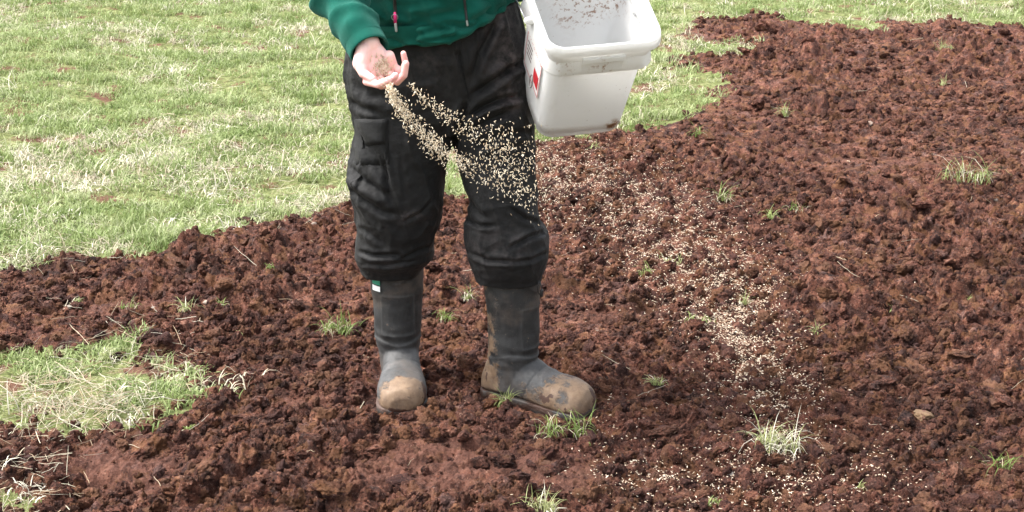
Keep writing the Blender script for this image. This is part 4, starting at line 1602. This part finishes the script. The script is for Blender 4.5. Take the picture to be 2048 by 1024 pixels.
def wh(z):                                    # half width of the wall at depth z below the rim
    return float(np.interp(-z, [0, .028, B_FL - .004, B_FL, B_H], [B_A + .002, B_A, B_E + .003, B_E, B_C]))


bucket = bpy.data.objects.new('bucket', None)
col.objects.link(bucket)
bucket.matrix_world = Matrix.Translation(B_O) @ Matrix(B_M.tolist()).to_4x4()
tag(bucket, 'square white plastic bucket tilted towards the viewer beside the black trousers', 'bucket')
rg = []
for z in np.concatenate([np.linspace(-.004, -.11, 8), np.linspace(-.13, -B_H + .03, 9)]):
    rg.append(rsq(wh(z), .038, z, bulge=.004 * math.sin(math.pi * min(1, -z / B_H))))
for a in np.linspace(0, 80, 5):
    a = math.radians(a)
    rg.append(rsq(wh(-B_H) - .018 * (1 - math.cos(a)), .036, -B_H + .03 - .03 * math.sin(a)))
rg.append(rsq(wh(-B_H) - .05, .03, -B_H + .002))
rg.append(rsq(.004, .0039, -B_H + .003))
rg.append(rsq(.004, .0039, -B_H + .008))
rg.append(rsq(wh(-B_H) - .022, .03, -B_H + .008))
for z in np.concatenate([np.linspace(-B_H + .03, -.13, 9), np.linspace(-.11, -.004, 8)]):
    rg.append(rsq(wh(z) - .003, .036, z, bulge=.004 * math.sin(math.pi * min(1, -z / B_H))))
wall = new_obj('bucket_wall', *loft(rg, cap=False), M['plastic'], bucket)
wc = get_co(wall.data)
st = np.zeros(len(wc))
pw = wc @ B_M.T + B_O
wp = proj(pw)
nn_ = fbm3(wc, 45, 4, 9)
outer = np.arange(len(wc)) < len(wc) * 0.6
set_attr(wall.data, 'stain', st)


def flange(z0, z1, h0, h1, name):
    """a downward lip that stands off the wall"""
    r_ = [rsq(wh(z0) - .003, .036, z0 - .001), rsq(wh(z0), .040, z0 + .002), rsq(h0, .046, z0 + .001), rsq(h0 + .0015, .047, z0 - .003), rsq(h1, .047, z1 + .002), rsq(h1 - .001, .046, z1), rsq(h1 - .003, .044, z1), rsq(h0 - .003, .044, z0 - .006), rsq(wh(z0) - .001, .040, z0 - .006)]
    o = new_obj(name, *loft(r_, cap=False), M['plastic'], bucket)
    o.data.set_sharp_from_angle(angle=0.7)
    set_attr(o.data, 'stain', np.zeros(len(o.data.vertices)))
    return o


fl1 = flange(.0, -.026, B_A + .0065, B_A + .0110, 'rim')
fl2 = flange(-.042, -B_FL + .006, B_A - .008, B_A + .003, 'lower_rim')
# lift tab on the front of the lower rim
h_ = B_A + .000
tb = []
for z_, k in ((-.030, 0), (-.032, .006), (-.044, .007), (-.047, .003), (-.072, .003), (-.0745, 0)):
    tb.append(z_)
tv_ = []
prof = [(-.042, .0), (-.042, .0075), (-.056, .0085), (-.058, .0035), (-.090, .0035), (-.092, 0)]
for x_ in (-.052, .052):
    for z_, k in prof:
        tv_.append((x_, -(h_ - .002) - k, z_))
m_ = len(prof)
tf_ = [(i, i + 1, m_ + i + 1, m_ + i) for i in range(m_ - 1)] + [tuple(range(m_))[::-1], tuple(range(m_, 2 * m_))]
tb_o = new_obj('lift_tab', tv_, tf_, M['plastic'], bucket, smooth=False)
set_attr(tb_o.data, 'stain', np.zeros(len(tv_)))
md = tb_o.modifiers.new('b', 'BEVEL')
md.width = .0015
md.segments = 2
# label on the side next to the trousers
def side(y_, z_, off):
    return (-(wh(z_) + off + .0035 * math.sin(math.pi * min(1, -z_ / B_H))), y_, z_)


def patch(name, y0, y1, z0, z1, off, mat, parent, n=6):
    vv = [side(y0 + (y1 - y0) * j / n, z0 + (z1 - z0) * i / n, off) for i in range(n + 1) for j in range(n + 1)]
    ff = [(i * (n + 1) + j, i * (n + 1) + j + 1, (i + 1) * (n + 1) + j + 1, (i + 1) * (n + 1) + j) for i in range(n) for j in range(n)]
    return new_obj(name, vv, ff, M[mat], parent)


lb = patch('warning_label', -.070, .055, -.235, -.100, .0012, 'paper', bucket)
lb['label'] = 'white label with red frame and red figure'
for nm, a in (('label_frame', (-.070, .055, -.1025, -.100)), ('label_frame', (-.070, .055, -.235, -.2325)), ('label_frame', (-.070, -.0675, -.23, -.105)), ('label_frame', (.0525, .055, -.23, -.105)), ('label_panel', (-.060, -.022, -.218, -.175))):
    patch(nm, a[0], a[1], a[2], a[3], .0022, 'red', lb)
cu = bpy.data.curves.new('warning', 'FONT')
cu.body = 'WARNING'
cu.size = .026
cu.align_x = 'CENTER'
cu.align_y = 'CENTER'
to = bpy.data.objects.new('tmp', cu)
col.objects.link(to)
tm = bpy.data.meshes.new_from_object(to.evaluated_get(bpy.context.evaluated_depsgraph_get()))
bpy.data.objects.remove(to)
tc = get_co(tm)
set_co(tm, np.array([side(-.008 - q[0], -.122 + q[1], .0024) for q in tc]))
link_mesh('lettering', tm, M['red'], lb)
for k in range(4):
    patch('print_line', .004, .044, -.150 - .013 * k, -.146 - .013 * k, .0023, 'ink', lb, 3)
# bail: wire handle hanging down the sides
bl = []
for a in np.linspace(0, math.pi, 24):
    bl.append((-(B_A + .014) * math.copysign(abs(math.cos(a)) ** .4, math.cos(a)), .02 + .150 * math.sin(a) ** .4, -.058 - .07 * math.sin(a)))
new_obj('bail_handle', *tube(bl, .0022, 6), M['wire'], bucket)
for sx in (-1, 1):
    new_obj('handle_ear', *capsule((sx * (B_A - .004), .02, -.058), .011, (sx * (B_A + .010), .02, -.058), .009), M['plastic'], bucket)
hk = [np.array([-(B_A - .002), -.055, -.17]) + np.array([-.004, .010 * math.sin(a), .020 * math.cos(a) - .018]) for a in np.linspace(0, 6.283, 18)]
new_obj('wire_hook', *tube(hk, .0013, 5), M['wire'], bucket)

# ------------------------------------------------------------------ grass tufts standing in the tilled soil
TUFTS = [
    # photo x, y, width px, height px, blades, share of dry blades, label
    (680, 656, 62, 42, 70, .25, 'thick pale green grass tuft standing alone left of the boots'),
    (373, 632, 26, 34, 26, .15, 'upright bright green grass tuft in soil nearest the left grass edge'),
    (250, 614, 40, 22, 22, .3, 'low spreading yellow green tuft between two pale stones at left'),
    (455, 614, 34, 22, 18, .45, 'small yellowish grass sprig right of a round pale stone'),
    (145, 604, 24, 26, 18, .4, 'small grass sprig growing beside the white lump at far left'),
    (543, 558, 28, 14, 12, .3, 'tiny low sprig in soil below the lawn edge left of the trousers'),
    (645, 574, 26, 18, 5, .1, 'two bent grass blades forming a hook left of the left boot shaft'),
    (890, 640, 30, 36, 28, .1, 'dark green grass tuft between the two boots'),
    (932, 588, 44, 28, 34, .45, 'mossy pale tuft beside the muddy boot shaft'),
    (908, 372, 34, 34, 34, .2, 'green grass tuft showing through the gap between the legs'),
    (1130, 866, 92, 46, 70, .3, 'spiky green grass tuft right under the sideways boot toe'),
    (1004, 818, 34, 30, 30, .05, 'dark green mossy tuft below the sideways boot heel'),
    (1174, 896, 18, 20, 8, .1, 'tiny seedling below the sideways boot toe'),
    (1560, 895, 84, 58, 110, .5, 'large pale grass tuft with dry stalks amid the sown seed'),
    (1936, 368, 78, 62, 70, .3, 'tall leaning grass tuft at right of the tilled soil'),
    (1995, 955, 52, 46, 26, .1, 'green grass tuft in the lower right corner'),
    (1450, 408, 30, 44, 34, .5, 'pale twiggy weed sprig right of the seed band'),
    (1588, 430, 40, 20, 20, .5, 'flat pale sprig on a clod farther right of the twiggy weed'),
    (1540, 452, 34, 26, 12, .2, 'few long blades leaning left beside the flat pale sprig'),
    (1345, 525, 46, 24, 32, .35, 'yellow green tuft inside the upper seed band'),
    (1282, 548, 42, 26, 20, .05, 'bright green low sprig at the left rim of the seed band'),
    (1480, 612, 26, 26, 22, .2, 'green tuft at the right rim of the seed band'),
    (1400, 640, 60, 22, 30, .4, 'sparse yellow green sprigs in the middle of the seed band'),
    (1180, 300, 28, 26, 22, .3, 'small grass tuft just below the bucket'),
    (1396, 272, 28, 28, 26, .1, 'blue green tuft on the clods right of the bucket'),
    (1562, 232, 24, 28, 24, .05, 'fresh green tuft alone in the upper tilled soil'),
    (1884, 165, 20, 16, 18, .1, 'small bright tuft high in the right part of the soil'),
    (1880, 96, 56, 22, 50, .2, 'wide green tuft near the far soil edge'),
    (1312, 770, 22, 24, 18, .1, 'green seedling clump between sideways boot toe and seed band'),
    (2016, 588, 18, 24, 12, .0, 'bright green sprig by the right picture edge'),
    (1940, 600, 18, 18, 10, .0, 'tiny green sprig left of the sprig by the right edge'),
    (1786, 616, 14, 16, 9, .0, 'tiny sprig in the middle of the right soil'),
    (1630, 676, 22, 22, 14, .05, 'dark green sprig beside a flat pinkish clod'),
    (1092, 1028, 70, 44, 80, .3, 'pale tuft cut by the bottom picture edge'),
    (375, 855, 26, 14, 18, .15, 'small yellow green tuft right of the lower left grass patch'),
    (1428, 1006, 30, 18, 16, .3, 'low sprig in the seed at the bottom edge'),
    (230, 695, 60, 26, 44, .4, 'ragged tuft above the lower left grass patch'),
    (1720, 975, 18, 16, 7, .1, 'lone few blades near the bottom between seed and right corner tuft'),
    (480, 664, 16, 16, 6, .0, 'few thin blades in soil between the spreading tufts and thick tuft'),
]
for k, (px, py, wpx, hpx, nb, dryf, label) in enumerate(TUFTS):
    g0 = ground_at(px, py, 0.02)
    m_ = scale_at(g0)
    rr = random.Random(900 + k)
    nd = int(nb * dryf)
    L = hpx * m_ * 1.6
    va, fa, vb, fb = [], [], [], []
    nc = 1 + (nb > 12) + (nb > 24) + (nb > 40) + (nb > 60)
    for q in range(nc):
        ox, oy = (rr.uniform(-.42, .42) * wpx * m_, rr.uniform(-.25, .25) * wpx * m_) if nc > 1 else (0, 0)
        ls = L * rr.uniform(.6, 1.1)
        for (tv_, tf2, cnt, wd, ln, spd) in ((va, fa, max(2, int((nb - nd) * 1.5 / nc)), rr.choice((.0024, .0034)), rr.uniform(1.1, 1.9), .22), (vb, fb, int(math.ceil(nd / nc)), .0024, 2.2, .34)):
            v1, f1 = blades(cnt, wpx * m_ * spd, ls * .35, ls * 1.1, wd, ln, rr)
            o0 = len(tv_)
            tv_ += [(a + ox, b + oy, c) for a, b, c in v1]
            tf2 += [tuple(i + o0 for i in w) for w in f1]
    o = new_obj('grass_tuft', va + vb, fa + [tuple(i + len(va) for i in q) for q in fb], [M['tuftgreen'], M['dry']], None, True, [0] * len(fa) + [1] * len(fb))
    o.location = (g0[0], g0[1], float(hgt(g0[0], g0[1])[0]) + 0.012)
    tag(o, label, 'grass tuft', 'grass tufts in the tilled soil')

# ------------------------------------------------------------------ stones lying on the soil
STONES = [
    (1846, 828, 27, .55, 'stone_tan', 'flat tan stone on dark soil at lower right'),
    (1458, 953, 13, .6, 'stone_white', 'pale rounded stone among the seed near the bottom'),
    (411, 606, 8, .8, 'stone_pale', 'small round pale stone at left beside an upright green tuft'),
    (305, 607, 10, .45, 'stone_white', 'small flat white stone between low tufts at left'),
    (628, 463, 11, .6, 'stone_pale', 'grey stone near the lawn edge left of the trousers'),
    (140, 618, 10, .8, 'stone_white', 'white lump under a grass sprig at far left'),
    (1738, 243, 12, .6, 'stone_pale', 'pale pebble in the upper right soil'),
    (2005, 114, 6, .7, 'stone_white', 'tiny white pebble near the far right soil edge'),
    (1290, 643, 9, .7, 'stone_pale', 'pale pebble left of the seed band'),
    (1196, 660, 7, .7, 'stone_pale', 'small pebble right of the sideways boot shaft'),
    (548, 682, 16, .7, 'stone_tan', 'ochre stone in soil between thick tuft and lower left patch'),
    (1990, 395, 8, .7, 'stone_pale', 'pale pebble right of the tall leaning tuft'),
    (655, 985, 7, .8, 'stone_white', 'tiny white pebble near the bottom left of centre'),
    (1560, 828, 13, .7, 'stone_tan', 'yellowish stone amid dense seed above the large pale tuft'),
]
for k, (px, py, rpx, fl, mt, label) in enumerate(STONES):
    g0 = ground_at(px, py, 0.02)
    m_ = scale_at(g0)
    rs = np.random.default_rng(k)
    v, f = clod_shape(800 + k, 3)
    for _ in range(5):
        n_ = rs.normal(size=3)
        n_ /= np.linalg.norm(n_)
        v = v - np.outer(np.maximum(v @ n_ - rs.uniform(.45, .7), 0) * .95, n_)
    o = new_obj('stone', v * np.array([1, .75, fl]) * rpx * m_, f, M[mt])
    o.location = (g0[0], g0[1], float(hgt(g0[0], g0[1])[0]) + rpx * m_ * .22)
    o.rotation_euler = (rs.uniform(-.2, .2), rs.uniform(-.2, .2), rs.uniform(0, 6))
    tag(o, label, 'stone', 'stones on the soil')
